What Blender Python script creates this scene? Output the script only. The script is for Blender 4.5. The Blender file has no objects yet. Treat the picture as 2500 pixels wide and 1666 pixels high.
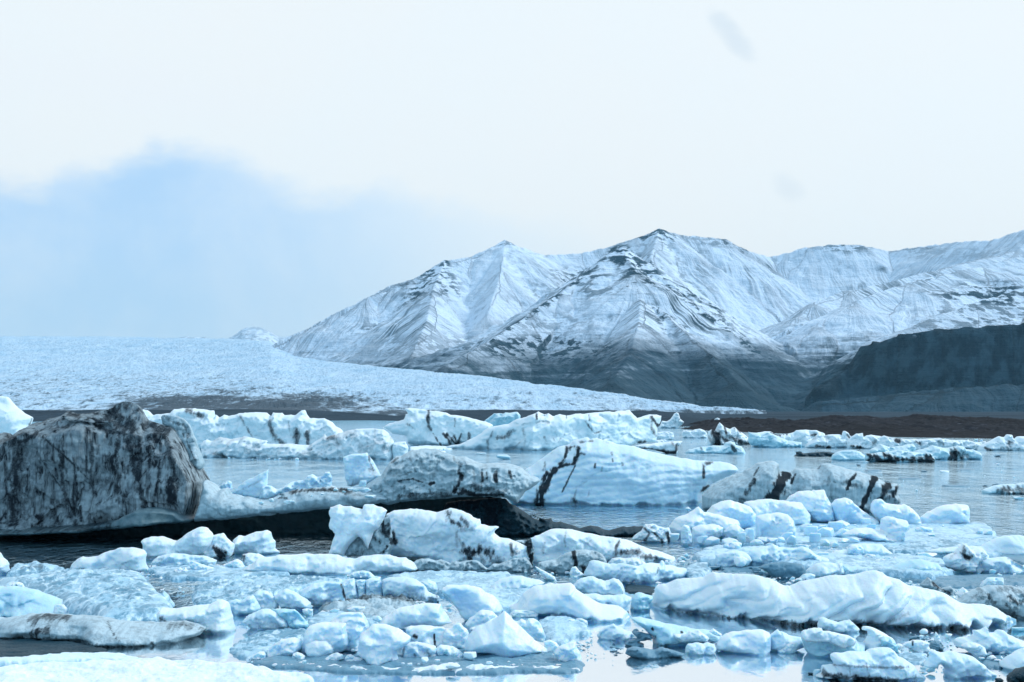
import bpy, math, random
import numpy as np
from math import radians

# ------------------------------------------------------------------ camera
scene = bpy.context.scene
COL = scene.collection
F = 3434.0          # focal length in photo pixels (2500 px wide frame)
YH = 1003.0         # photo row of the horizon
HC = 6.0            # eye height above the lagoon, metres
cam_data = bpy.data.cameras.new('camera')
cam = bpy.data.objects.new('camera', cam_data)
COL.objects.link(cam)
scene.camera = cam
cam.location = (0, 0, HC)
cam.rotation_euler = (radians(90), 0, 0)
cam_data.sensor_width = 36.0
cam_data.lens = 36.0 * F / 2500.0
cam_data.shift_y = (YH - 833.0) / 2500.0
cam_data.clip_start = 0.5
cam_data.clip_end = 60000.0

# ------------------------------------------------------------------ light
SUN_EL, SUN_AZ = 42.0, 68.0         # azimuth clockwise from the view direction
scene.view_settings.view_transform = 'Standard'
scene.view_settings.look = 'None'
scene.view_settings.gamma = 1.0
scene.view_settings.use_curve_mapping = False
scene.view_settings.exposure = 0.22

sd = bpy.data.lights.new('sun', 'SUN')
sd.energy = 1.9
sd.angle = radians(16)
sd.color = (0.90, 0.96, 1.0)
sun = bpy.data.objects.new('sun', sd)
COL.objects.link(sun)
sun.rotation_euler = (radians(90 - SUN_EL), 0, radians(180 - SUN_AZ))
sun.location = (60, 60, 80)


class NT:
    """small helper to write node trees"""
    def __init__(s, tree):
        s.t = tree
        tree.nodes.clear()
    def n(s, typ, **kw):
        nd = s.t.nodes.new(typ)
        for k, v in kw.items():
            setattr(nd, k, v)
        return nd
    def set(s, inp, v):
        if isinstance(v, bpy.types.NodeSocket):
            s.t.links.new(v, inp)
        elif v is not None:
            if isinstance(v, (tuple, list)) and len(v) == 3 and inp.type == 'RGBA':
                v = (*v, 1)
            inp.default_value = v
    def math(s, op, a, b=None, c=None, clamp=False):
        nd = s.n('ShaderNodeMath', operation=op, use_clamp=clamp)
        s.set(nd.inputs[0], a)
        if b is not None: s.set(nd.inputs[1], b)
        if c is not None: s.set(nd.inputs[2], c)
        return nd.outputs[0]
    def mix(s, f, a, b, blend='MIX'):
        nd = s.n('ShaderNodeMix', data_type='RGBA', blend_type=blend)
        s.set(nd.inputs[0], f); s.set(nd.inputs[6], a); s.set(nd.inputs[7], b)
        return nd.outputs[2]
    def noise(s, vec, scale, detail=4, rough=.55, dist=0, dim='3D'):
        nd = s.n('ShaderNodeTexNoise', noise_dimensions=dim)
        s.set(nd.inputs['Vector'], vec)
        nd.inputs['Scale'].default_value = scale
        nd.inputs['Detail'].default_value = detail
        nd.inputs['Roughness'].default_value = rough
        nd.inputs['Distortion'].default_value = dist
        return nd.outputs[0]
    def ramp(s, v, a, b, lo=0.0, hi=1.0, smooth=True):
        nd = s.n('ShaderNodeMapRange', interpolation_type='SMOOTHSTEP' if smooth else 'LINEAR')
        s.set(nd.inputs[0], v)
        for i, q in enumerate((a, b, lo, hi)):
            s.set(nd.inputs[i + 1], q)
        return nd.outputs[0]
    def scale(s, vec, sc):
        nd = s.n('ShaderNodeVectorMath', operation='MULTIPLY')
        s.set(nd.inputs[0], vec); nd.inputs[1].default_value = sc
        return nd.outputs[0]
    def add(s, a, b):
        nd = s.n('ShaderNodeVectorMath', operation='ADD')
        s.set(nd.inputs[0], a); s.set(nd.inputs[1], b)
        return nd.outputs[0]
    def attr(s, name):
        return s.n('ShaderNodeAttribute', attribute_name=name).outputs['Fac']
    def bump(s, h, strength, dist, normal=None):
        nd = s.n('ShaderNodeBump')
        nd.inputs['Strength'].default_value = strength
        nd.inputs['Distance'].default_value = dist
        s.set(nd.inputs['Height'], h)
        if normal is not None: s.set(nd.inputs['Normal'], normal)
        return nd.outputs[0]


def az_el(px, py):
    return math.atan((px - 1250) / F), math.atan((YH - py) / math.hypot(F, px - 1250))


world = bpy.data.worlds.new('World')
scene.world = world
world.use_nodes = True
w = NT(world.node_tree)
tc = w.n('ShaderNodeTexCoord').outputs['Generated']
sep = w.n('ShaderNodeSeparateXYZ'); w.set(sep.inputs[0], tc)
X, Y, Z = sep.outputs
az = w.math('ARCTAN2', X, Y)
el = w.math('ARCSINE', Z)
sky = w.n('ShaderNodeTexSky', sky_type='NISHITA')
sky.sun_disc = False
sky.sun_elevation = radians(SUN_EL)
sky.sun_rotation = radians(SUN_AZ)
sky.air_density = 1.0; sky.dust_density = 2.5; sky.ozone_density = 2.0
n_big = w.noise(tc, 5.0, 5, .5)
n_mid = w.noise(tc, 9.0, 8, .62, .35)
n_fin = w.noise(w.scale(tc, (1, 1, 2.2)), 34.0, 6, .6)
# bright overcast: white with a faint pull to blue and to cream
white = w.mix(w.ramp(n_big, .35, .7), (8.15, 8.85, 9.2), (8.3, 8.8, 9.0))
dome = w.mix(w.ramp(el, .50, 1.3), white, (3.2, 5.6, 7.9))  # bluer overhead, above the view, to tint the light on the ice
dome = w.mix(w.math('MULTIPLY', w.ramp(Y, .3, -.5), .9), dome, (3.6, 6.1, 8.3))  # unseen blue sky behind the camera, added to light the ice fronts
# blue cloud bank low on the left of the view
crv = w.n('ShaderNodeFloatCurve')
pts = [(-900, 470), (-300, 440), (0, 425), (110, 435), (150, 405), (250, 390), (330, 345), (410, 330), (500, 350), (620, 410), (740, 455), (900, 450),
       (1150, 500), (1400, 545), (1700, 700), (2600, 900)]
A0, A1 = -0.6, 0.45
cm = crv.mapping.curves[0]
vals = []
for px, py in pts:
    a, e = az_el(px, py)
    vals.append(((a - A0) / (A1 - A0), e / 0.25))
vals = [v for v in vals if 0 <= v[0] <= 1]
cm.points[0].location = (0, .5)
cm.points[1].location = (1, 0.0)
for v in vals:
    cm.points.new(v[0], max(0, min(1, v[1])))
crv.mapping.update()
w.set(crv.inputs['Value'], w.ramp(az, A0, A1, 0, 1, False))
top = w.math('MULTIPLY', crv.outputs[0], 0.25)
wob = w.math('ADD', w.math('MULTIPLY', w.math('SUBTRACT', n_mid, .5), .042), w.math('MULTIPLY', w.math('SUBTRACT', n_fin, .5), .022))
dlt = w.math('SUBTRACT', w.math('ADD', top, wob), el)
bank = w.ramp(dlt, -.006, .022)
bank = w.math('MULTIPLY', bank, w.ramp(az, -.12, .16, 1, 0))
bank = w.math('MULTIPLY', bank, w.ramp(w.math('ADD', az, w.math('MULTIPLY', n_big, .3)), -1.9, -1.2, 0, 1))
bcol = w.mix(w.ramp(el, .0, .17), (4.9, 7.2, 9.3), (4.2, 6.5, 9.2))
bcol = w.mix(w.ramp(az, -.24, .02), bcol, (7.0, 8.35, 9.4))
bcol = w.mix(w.ramp(n_mid, .35, .7, 0, .38), bcol, (7.4, 8.5, 9.5))
bcol = w.mix(w.ramp(el, .035, .0, 0, .55), bcol, (7.0, 8.4, 9.4))
dome = w.mix(w.math('MULTIPLY', bank, .95), dome, bcol)
# two thin grey wisps
def wisp(px, py, sx, sy, rot):
    a, e = az_el(px, py)
    da = w.math('SUBTRACT', w.math('ADD', az, w.math('MULTIPLY', w.math('SUBTRACT', n_mid, .5), .012)), a)
    de = w.math('SUBTRACT', el, e)
    c, s_ = math.cos(rot), math.sin(rot)
    u = w.math('ADD', w.math('MULTIPLY', da, c), w.math('MULTIPLY', de, s_))
    v = w.math('SUBTRACT', w.math('MULTIPLY', de, c), w.math('MULTIPLY', da, s_))
    r = w.math('ADD', w.math('POWER', w.math('DIVIDE', w.math('ABSOLUTE', u), sx), 2.0), w.math('POWER', w.math('DIVIDE', w.math('ABSOLUTE', v), sy), 2.0))
    return w.ramp(w.math('ADD', r, w.math('MULTIPLY', n_fin, 1.6)), .5, 2.2, 1, 0)
m1 = wisp(1785, 85, .024, .009, radians(-46))
m2 = wisp(1925, 460, .014, .009, radians(-40))
m3 = wisp(300, 210, .10, .02, radians(-4))
dome = w.mix(w.math('MULTIPLY', m1, 1.0), dome, (6.9, 7.8, 8.5))
dome = w.mix(w.math('MULTIPLY', m2, .8), dome, (7.2, 8.0, 8.6))
dome = w.mix(w.math('MULTIPLY', m3, .5), dome, (8.2, 8.7, 9.1))
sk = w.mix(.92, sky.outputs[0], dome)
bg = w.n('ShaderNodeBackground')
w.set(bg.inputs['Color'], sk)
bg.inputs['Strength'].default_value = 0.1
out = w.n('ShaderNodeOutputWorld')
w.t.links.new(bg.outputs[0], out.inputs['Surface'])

# ------------------------------------------------------------------ numpy noise
def _h(ix, iy, iz, seed):
    with np.errstate(over='ignore'):
        n = (ix.astype(np.int64) * 374761393 + iy.astype(np.int64) * 668265263 + iz.astype(np.int64) * 2147483647 + seed * 1274126177) & 0xffffffff
        n = ((n ^ (n >> 13)) * 1274126177) & 0xffffffff
        n = ((n ^ (n >> 16)) * 2246822519) & 0xffffffff
        n = n ^ (n >> 15)
    return (n & 0xffffff) / float(0xffffff)

def noise3(x, y, z, seed=0):
    x = np.asarray(x, float); y = np.asarray(y, float) + 0 * x; z = np.asarray(z, float) + 0 * x
    fx, fy, fz = np.floor(x), np.floor(y), np.floor(z)
    ix, iy, iz = fx.astype(np.int64), fy.astype(np.int64), fz.astype(np.int64)
    u, v, t = x - fx, y - fy, z - fz
    u = u * u * u * (u * (u * 6 - 15) + 10); v = v * v * v * (v * (v * 6 - 15) + 10); t = t * t * t * (t * (t * 6 - 15) + 10)
    r = 0
    for a in (0, 1):
        for b in (0, 1):
            for c in (0, 1):
                r = r + _h(ix + a, iy + b, iz + c, seed) * (u if a else 1 - u) * (v if b else 1 - v) * (t if c else 1 - t)
    return r * 2 - 1

def fbm(x, y, z=0., seed=0, octv=4, gain=.5, lac=2.03):
    s, a, tot = 0, 1.0, 0.0
    for i in range(octv):
        s = s + a * noise3(x * lac ** i, np.asarray(y) * lac ** i, np.asarray(z) * lac ** i + i * 7.3, seed + i * 17)
        tot += a; a *= gain
    return s / tot * 1.4

def ridged(x, y, z=0., seed=0, octv=4, gain=.5, lac=2.1):
    s, a, tot = 0, 1.0, 0.0
    for i in range(octv):
        s = s + a * (1 - np.abs(noise3(x * lac ** i, np.asarray(y) * lac ** i, np.asarray(z) * lac ** i, seed + i * 31)) * 2)
        tot += a; a *= gain
    return s / tot

def worley(x, y, seed=0):
    ix, iy = np.floor(x).astype(np.int64), np.floor(y).astype(np.int64)
    f1 = np.full(x.shape, 9.0); f2 = np.full(x.shape, 9.0)
    cx = np.zeros(x.shape); cy = np.zeros(x.shape); hx = np.zeros(x.shape, np.int64); hy = np.zeros(x.shape, np.int64)
    z = np.zeros(x.shape, np.int64)
    for a in (-1, 0, 1):
        for b in (-1, 0, 1):
            jx, jy = ix + a, iy + b
            px = jx + _h(jx, jy, z, seed); py = jy + _h(jx, jy, z + 1, seed)
            d = np.hypot(x - px, y - py)
            nw = d < f1
            f2 = np.where(nw, f1, np.minimum(f2, d))
            f1 = np.where(nw, d, f1)
            cx = np.where(nw, px, cx); cy = np.where(nw, py, cy); hx = np.where(nw, jx, hx); hy = np.where(nw, jy, hy)
    return f1, f2, cx, cy, _h(hx, hy, z + 2, seed), _h(hx, hy, z + 3, seed), _h(hx, hy, z + 4, seed)

def tri(x, y, seed=0):
    """continuous piecewise-planar noise: random heights joined by flat triangular facets"""
    s = (x + y) * .366025
    i, j = np.floor(x + s).astype(np.int64), np.floor(y + s).astype(np.int64)
    u, v = x + s - i, y + s - j
    z = np.zeros(i.shape, np.int64)
    a = _h(i, j, z, seed); b = _h(i + 1, j, z, seed); c = _h(i, j + 1, z, seed); d = _h(i + 1, j + 1, z, seed)
    r = np.where(u > v, a + (b - a) * u + (d - b) * v, a + (d - c) * u + (c - a) * v)
    return r * 2 - 1

def sstep(x, a, b):
    t = np.clip((x - a) / (b - a), 0, 1)
    return t * t * (3 - 2 * t)

# ------------------------------------------------------------------ mesh helpers
def make_mesh(name, co, faces, mats, attrs=None, smooth=True):
    """co: (n,3) array; faces: (m,4) or (m,3) int array"""
    me = bpy.data.meshes.new(name)
    faces = np.asarray(faces); m, k = faces.shape
    me.vertices.add(len(co)); me.vertices.foreach_set('co', np.asarray(co, np.float32).ravel())
    me.loops.add(m * k); me.loops.foreach_set('vertex_index', faces.astype(np.int32).ravel())
    me.polygons.add(m)
    me.polygons.foreach_set('loop_start', np.arange(m, dtype=np.int32) * k)
    me.polygons.foreach_set('use_smooth', np.full(m, smooth))
    me.update(calc_edges=True)
    for an, av in (attrs or {}).items():
        at = me.attributes.new(an, 'FLOAT', 'POINT')
        at.data.foreach_set('value', np.asarray(av, np.float32))
    for mt in (mats if isinstance(mats, (list, tuple)) else [mats]):
        me.materials.append(mt)
    return me

def link(name, me, parent=None, label=None, cat=None, group=None, kind=None, loc=None):
    o = bpy.data.objects.new(name, me)
    COL.objects.link(o)
    if parent is not None: o.parent = parent
    if label: o['label'] = label
    if cat: o['category'] = cat
    if group: o['group'] = group
    if kind: o['kind'] = kind
    if loc is not None: o.location = loc
    return o

def grid_faces(nr, nc, keep=None):
    i = np.arange(nr * nc).reshape(nr, nc)
    q = np.stack([i[:-1, :-1], i[:-1, 1:], i[1:, 1:], i[1:, :-1]], -1).reshape(-1, 4)
    if keep is not None: q = q[keep.reshape(-1)]
    return q
# ------------------------------------------------------------------ materials
def new_mat(name):
    m = bpy.data.materials.new(name)
    m.use_nodes = True
    t = NT(m.node_tree)
    o = t.n('ShaderNodeOutputMaterial')
    p = t.n('ShaderNodeBsdfPrincipled')
    t.t.links.new(p.outputs[0], o.inputs['Surface'])
    return m, t, p

def ice_material(name, white, blue, snow=(.86, .93, .97), snow_amt=1.0, blue_lo=.45, blue_hi=.75, rough=.42, grain=1.0,
                 dirtcol=(.011, .017, .024), dirt_base=0.0, scale=1.0, streak=0.0, transl=0.0, spec=.5, mottle=0.0, sss=0.0, sscale=.3):
    m, t, p = new_mat(name)
    geo = t.n('ShaderNodeNewGeometry')
    pos = geo.outputs['Position']
    rnd = t.n('ShaderNodeObjectInfo').outputs['Random']
    sn = t.n('ShaderNodeSeparateXYZ'); t.set(sn.inputs[0], geo.outputs['Normal'])
    up = sn.outputs[2]
    n1 = t.noise(pos, .55 * scale, 4, .55, .4)
    n2 = t.noise(pos, 3.1 * scale, 5, .6)
    n3 = t.noise(pos, 17.0 * scale, 4, .65)
    lay = t.noise(t.scale(pos, (.35, .35, 3.0)), 1.3 * scale, 3, .5, .6)
    f = t.math('ADD', t.math('MULTIPLY', n1, .6), t.math('MULTIPLY', lay, .4))
    f = t.math('ADD', f, t.math('MULTIPLY', t.math('SUBTRACT', rnd, .5), .12))
    col = t.mix(t.ramp(f, blue_lo, blue_hi), white, blue)
    col = t.mix(t.ramp(n2, .38, .72, 0, .5), col, blue)
    # snow and frost lying on upward faces
    sf = t.math('ADD', up, t.math('MULTIPLY', t.math('SUBTRACT', n2, .5), .9))
    col = t.mix(t.math('MULTIPLY', t.ramp(sf, .25, .8), snow_amt), col, snow)
    if mottle:
        q1 = t.noise(t.scale(pos, (1.0, .45, 1)), 3.4, 5, .68, .8)
        q2 = t.noise(t.scale(pos, (1.0, .35, 1)), 1.1, 4, .6, .5)
        col = t.mix(t.math('MULTIPLY', t.ramp(t.math('ADD', t.math('MULTIPLY', q1, .6), t.math('MULTIPLY', q2, .4)), .47, .56), mottle), col, (.09, .26, .37))
        col = t.mix(t.math('MULTIPLY', t.ramp(q1, .46, .36), mottle), col, (.84, .94, 1.0))
    # grey grit
    g = t.math('MULTIPLY', t.ramp(n3, .55, .8), .16 * grain)
    col = t.mix(g, col, (.22, .30, .36))
    d = t.attr('dirt')
    st = t.noise(t.scale(pos, (1, 1, .09 if streak > .5 else .16)), (3.4 if streak > .5 else 5.0) * scale, 5, .62, .25)
    if streak > .5:
        st = t.math('ADD', t.math('MULTIPLY', st, .72), t.math('MULTIPLY', t.noise(t.scale(pos, (1, 1, .35)), .5, 4, .6), .28))
    if streak:
        sv = t.ramp(st, .42, .66)
        dd = t.math('ADD', t.math('MULTIPLY', sv, streak), dirt_base)
    else:
        dd = t.math('MULTIPLY', t.ramp(n2, .4, .7), dirt_base)
    brk = t.math('ADD', t.math('MULTIPLY', n3, .5), t.math('MULTIPLY', st, .5))
    dk = t.ramp(t.math('ADD', d, t.math('MULTIPLY', t.math('SUBTRACT', brk, .5), t.math('MULTIPLY', t.ramp(d, 0, .4), 1.6))), .0, 1.05)
    tot = t.math('MAXIMUM', dk, dd, clamp=True)
    tot = t.math('MINIMUM', tot, .97)
    col = t.mix(tot, col, dirtcol)
    t.set(p.inputs['Base Color'], col)
    t.set(p.inputs['Roughness'], t.math('ADD', t.math('MULTIPLY', n3, .25), rough - .1))
    p.inputs['IOR'].default_value = 1.31
    t.set(p.inputs['Specular IOR Level'], t.math('MULTIPLY', t.math('SUBTRACT', 1.0, tot), spec))
    b = t.bump(n2, .35, .12 / scale)
    b = t.bump(n3, .38 * grain, .035 / scale, b)
    t.set(p.inputs['Normal'], b)
    if sss:
        p.inputs['Subsurface Weight'].default_value = sss
        p.inputs['Subsurface Radius'].default_value = (.25, .7, 1.0)
        p.inputs['Subsurface Scale'].default_value = sscale
    if transl:
        tr = t.n('ShaderNodeBsdfTranslucent')
        t.set(tr.inputs['Color'], col)
        mx = t.n('ShaderNodeMixShader')
        mx.inputs[0].default_value = transl
        t.t.links.new(p.outputs[0], mx.inputs[1]); t.t.links.new(tr.outputs[0], mx.inputs[2])
        o = [n for n in t.t.nodes if n.bl_idname == 'ShaderNodeOutputMaterial'][0]
        t.t.links.new(mx.outputs[0], o.inputs['Surface'])
    return m

M = {}
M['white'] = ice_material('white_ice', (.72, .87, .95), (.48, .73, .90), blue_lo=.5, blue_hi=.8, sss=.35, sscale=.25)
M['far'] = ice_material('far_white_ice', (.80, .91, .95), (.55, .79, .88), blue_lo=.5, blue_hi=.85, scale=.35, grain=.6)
M['block'] = ice_material('clear_block_ice', (.70, .86, .97), (.42, .70, .92), snow=(.88, .95, 1.0), blue_lo=.44, blue_hi=.72, grain=.6, rough=.28, sss=.5, sscale=.3)
M['blue'] = ice_material('blue_ice', (.42, .70, .83), (.25, .54, .70), snow=(.66, .85, .93), snow_amt=.75, grain=.6, rough=.3, sss=.5, sscale=.3)
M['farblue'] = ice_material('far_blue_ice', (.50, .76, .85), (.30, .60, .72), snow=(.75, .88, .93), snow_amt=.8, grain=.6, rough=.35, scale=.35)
M['soft'] = ice_material('melted_ice', (.64, .82, .93), (.42, .68, .84), snow=(.76, .89, .96), blue_lo=.4, blue_hi=.75, grain=.7, sss=.4, sscale=.3)
M['grey'] = ice_material('gritty_grey_ice', (.50, .68, .75), (.30, .48, .57), snow=(.66, .80, .86), snow_amt=.8, grain=2.2, dirt_base=.12, streak=.25)
M['dirty'] = ice_material('dirty_ice', (.42, .52, .56), (.15, .21, .25), snow=(.15, .19, .22), snow_amt=.4, grain=2.2, dirt_base=.13, streak=1.0, rough=.5)
M['glass'] = ice_material('dark_clear_ice', (.007, .034, .048), (.003, .016, .025), snow=(.035, .10, .14), snow_amt=.35, grain=3.2, rough=.42, spec=.25)
M['under'] = ice_material('shade_painted_undercut', (.012, .035, .042), (.006, .018, .022), snow=(.02, .05, .06), snow_amt=.3, grain=.3, rough=.35, spec=.3)  # shadow and reflection under the overhang, painted as near-black ice
M['slate'] = ice_material('wet_slate_blue_ice', (.13, .27, .36), (.07, .18, .25), snow=(.26, .46, .58), snow_amt=.35, grain=1.4, rough=.3, spec=.35)
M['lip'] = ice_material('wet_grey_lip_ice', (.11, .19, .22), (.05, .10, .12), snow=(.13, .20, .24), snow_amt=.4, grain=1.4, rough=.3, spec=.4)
M['slush'] = ice_material('slush_ice', (.46, .70, .83), (.26, .50, .64), snow=(.60, .80, .90), snow_amt=.45, blue_lo=.35, blue_hi=.65, grain=1.4, rough=.3, scale=1.3, mottle=.75)
M['bluefloe'] = ice_material('wet_blue_floe_ice', (.46, .72, .86), (.28, .56, .72), snow=(.64, .83, .93), snow_amt=.6, grain=1.0, rough=.3, mottle=.5)

# water: silty body under a boosted Fresnel reflection, wind ripples everywhere but in the sheltered pools
m = bpy.data.materials.new('lagoon_water'); m.use_nodes = True
t = NT(m.node_tree)
o = t.n('ShaderNodeOutputMaterial')
pos = t.n('ShaderNodeNewGeometry').outputs['Position']
sp = t.n('ShaderNodeSeparateXYZ'); t.set(sp.inputs[0], pos)
dist = sp.outputs[1]
gust = t.ramp(t.noise(t.scale(pos, (.045, .02, 1)), 1.0, 4, .55), .36, .64, .45, 1.15)
r1 = t.noise(t.scale(pos, (1.0, .42, 1)), 2.1, 4, .62, .6)
r2 = t.noise(t.scale(pos, (1.0, .40, 1)), .75, 3, .6, .5)
farm = t.ramp(dist, 41, 56, .05, 1.0)
amp = t.math('MULTIPLY', gust, farm)
r3 = t.noise(t.scale(pos, (1.0, .30, 1)), .34, 4, .6, .5)
hh = t.math('ADD', t.math('ADD', t.math('MULTIPLY', r1, .8), r2), t.math('MULTIPLY', r3, t.ramp(dist, 70, 150, .3, 4.0)))
hh = t.math('MULTIPLY', hh, amp)
nrm = t.bump(hh, 1.0, .36)
fr = t.n('ShaderNodeFresnel'); fr.inputs['IOR'].default_value = 1.33
t.set(fr.inputs['Normal'], nrm)
fac = t.ramp(fr.outputs[0], .02, .22, .12, .96, False)
df = t.n('ShaderNodeBsdfDiffuse')
t.set(df.inputs['Color'], t.mix(t.ramp(dist, 72, 135), t.mix(t.ramp(dist, 38, 46), (.10, .19, .23), (.05, .125, .16)), (.26, .47, .56)))  # milky water, brightened far out in place of reflected sky
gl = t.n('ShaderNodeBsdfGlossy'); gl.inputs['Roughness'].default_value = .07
t.set(gl.inputs['Color'], t.mix(t.ramp(dist, 300, 800), t.mix(t.ramp(dist, 34, 46), (.97, .98, 1), (.74, .91, 1.0)), (.50, .76, .88)))  # far tint paints reflected mountains and haze into the gloss colour
t.set(gl.inputs['Normal'], nrm)
mx = t.n('ShaderNodeMixShader')
t.set(mx.inputs[0], fac); t.t.links.new(df.outputs[0], mx.inputs[1]); t.t.links.new(gl.outputs[0], mx.inputs[2])
t.t.links.new(mx.outputs[0], o.inputs['Surface'])
M['water'] = m

# glacier surface
m, t, p = new_mat('glacier_ice')
pos = t.n('ShaderNodeNewGeometry').outputs['Position']
d = t.attr('dirt')
n1 = t.noise(t.scale(pos, (1, .28, 1)), .012, 5, .6, .6)
n2 = t.noise(t.scale(pos, (1, .22, 1)), .07, 5, .65, .5)
n3 = t.noise(t.scale(pos, (1, .22, 1)), .25, 4, .6)
col = t.mix(t.ramp(n1, .35, .7), (.58, .74, .88), (.45, .65, .82))
col = t.mix(t.math('MULTIPLY', t.ramp(n2, .52, .70), .38), col, (.20, .36, .50))
dk = t.ramp(t.math('ADD', d, t.math('MULTIPLY', t.math('SUBTRACT', n2, .5), t.ramp(d, 0, .2, .7, 2.4))), .22, .95)
col = t.mix(dk, col, (.045, .08, .11))
t.set(p.inputs['Base Color'], col)
p.inputs['Roughness'].default_value = .7
p.inputs['Specular IOR Level'].default_value = .2
b = t.bump(n2, .8, 14)
t.set(p.inputs['Normal'], t.bump(n3, .6, 4, b))
M['glacier'] = m

# mountain rock and snow
m, t, p = new_mat('snowy_mountain')
geo = t.n('ShaderNodeNewGeometry')
pos = geo.outputs['Position']
sp = t.n('ShaderNodeSeparateXYZ'); t.set(sp.inputs[0], pos)
sn = t.n('ShaderNodeSeparateXYZ'); t.set(sn.inputs[0], geo.outputs['Normal'])
bare_k = t.attr('bare'); fl = t.attr('flow'); dn = t.attr('down'); rk = t.attr('rocky')
cmb = t.n('ShaderNodeCombineXYZ')
t.set(cmb.inputs[0], t.math('MULTIPLY', fl, 1 / 15.)); t.set(cmb.inputs[1], t.math('MULTIPLY', dn, 1 / 300.))
streak = t.noise(cmb.outputs[0], 1.0, 4, .62, .25)
cmb2 = t.n('ShaderNodeCombineXYZ')
t.set(cmb2.inputs[0], t.math('MULTIPLY', fl, 1 / 110.)); t.set(cmb2.inputs[1], t.math('MULTIPLY', dn, 1 / 420.))
streak2 = t.noise(cmb2.outputs[0], 1.0, 3, .6, .4)
nl = t.noise(pos, .0022, 5, .6)
nm = t.noise(pos, .02, 5, .65)
strat = t.noise(t.scale(pos, (.0035, .0035, .055)), 1.0, 4, .6, .5)
line = t.math('ADD', sp.outputs[2], t.math('MULTIPLY', t.math('SUBTRACT', nl, .5), 210))
line = t.math('ADD', line, t.math('MULTIPLY', t.math('SUBTRACT', strat, .5), 230))
line = t.math('ADD', line, t.math('MULTIPLY', t.math('SUBTRACT', nm, .5), 230))
snow = t.ramp(line, 118, 285)
# bare strips and rock bands inside the snow
wg = t.attr('wgt')
bare = t.math('ADD', t.math('MULTIPLY', streak, .55), t.math('MULTIPLY', streak2, .45))
bare = t.math('ADD', t.math('MULTIPLY', bare, wg), t.math('MULTIPLY', nm, t.math('SUBTRACT', 1.0, wg)))
bare = t.ramp(bare, .46, .58)
up_f = t.ramp(sp.outputs[2], 250, 900, 1, .55)
bare = t.math('MULTIPLY', t.math('MULTIPLY', bare, bare_k), t.ramp(nl, .40, .58, .3, 1))
rb = t.math('MULTIPLY', t.ramp(t.math('ADD', t.math('MULTIPLY', strat, .35), t.math('MULTIPLY', nm, .65)), .47, .54), rk)
clf = t.attr('cliff')
steep = t.ramp(t.math('ADD', sn.outputs[2], t.math('MULTIPLY', t.math('SUBTRACT', nm, .5), .35)), .72, .42)
cov = t.math('MULTIPLY', snow, t.math('SUBTRACT', 1.0, t.math('MAXIMUM', bare, t.math('MAXIMUM', rb, t.math('MAXIMUM', steep, t.math('MULTIPLY', clf, t.ramp(nm, .30, .40, .35, 1)))), clamp=True), clamp=True))
rock = t.mix(t.ramp(t.math('ADD', t.math('MULTIPLY', t.math('ADD', t.math('MULTIPLY', streak, wg), t.math('MULTIPLY', nm, t.math('SUBTRACT', 1.0, wg))), .5), t.math('MULTIPLY', strat, .5)), .35, .65), (.008, .036, .060), (.038, .088, .125))
rock = t.mix(t.ramp(nl, .35, .65, 0, .6), rock, (.035, .075, .10))
rock = t.mix(t.math('MULTIPLY', clf, .75), rock, t.mix(t.ramp(t.noise(t.scale(pos, (1, 1, .25)), .03, 4, .6), .4, .62), (.002, .016, .028), (.038, .082, .112)))
t.set(p.inputs['Base Color'], t.mix(cov, rock, (.75, .85, .97)))
p.inputs['Roughness'].default_value = .85
p.inputs['Specular IOR Level'].default_value = .1
b = t.bump(t.math('MULTIPLY', t.math('ADD', t.math('MULTIPLY', streak, .6), t.math('MULTIPLY', streak2, 1.0)), wg), .8, 16)
b = t.bump(nm, .8, 22, b)
t.set(p.inputs['Normal'], t.bump(strat, .5, 14, b))
M['mountain'] = m

# grey outwash and brown moraine
def earth(name, a, b_, c, s):
    m, t, p = new_mat(name)
    pos = t.n('ShaderNodeNewGeometry').outputs['Position']
    n1 = t.noise(t.scale(pos, (1, .35, 2)), .03 * s, 5, .6, .3)
    n2 = t.noise(t.scale(pos, (1, .5, 3)), .35 * s, 5, .65)
    col = t.mix(t.ramp(n1, .35, .65), a, b_)
    col = t.mix(t.ramp(n2, .58, .72, 0, .8), col, c)
    t.set(p.inputs['Base Color'], col)
    p.inputs['Roughness'].default_value = .9
    p.inputs['Specular IOR Level'].default_value = .1
    t.set(p.inputs['Normal'], t.bump(n2, .8, 1.2 / s))
    return m
M['moraine'] = earth('brown_moraine', (.003, .005, .009), (.011, .014, .021), (.075, .085, .11), 1.0)
M['outwash'] = earth('grey_outwash', (.010, .028, .045), (.026, .052, .075), (.05, .085, .12), .3)
# ------------------------------------------------------------------ ice generators
REG = {1: (0, 940, 3.3614), 2: (650, 940, 3.3614), 3: (1250, 940, 3.3614), 4: (1850, 940, 3.62), 5: (0, 1266, 3.3614), 6: (600, 1266, 3.3614),
       7: (1200, 1266, 3.3614), 8: (1800, 1266, 3.3614), 0: (0, 0, 1.0)}

def PT(reg, s):
    out = []
    for tok in s.split():
        if tok.endswith(':'):
            reg = int(tok[:-1]); continue
        a, b = tok.split(',')
        x0, y0, k = REG[reg]
        out.append((x0 + float(a) / k, y0 + float(b) / k))
    return np.array(out)

def seg_dist(x, y, A, B):
    """distance of points to segments and closest points; chunked"""
    n = len(x)
    best = np.full(n, 1e18); cx = np.zeros(n); cy = np.zeros(n)
    for a, b in zip(A, B):
        dx, dy = b - a
        L = dx * dx + dy * dy + 1e-12
        t = np.clip(((x - a[0]) * dx + (y - a[1]) * dy) / L, 0, 1)
        qx, qy = a[0] + t * dx, a[1] + t * dy
        d = (x - qx) ** 2 + (y - qy) ** 2
        m = d < best
        best[m] = d[m]; cx[m] = qx[m]; cy[m] = qy[m]
    return np.sqrt(best), cx, cy

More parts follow.
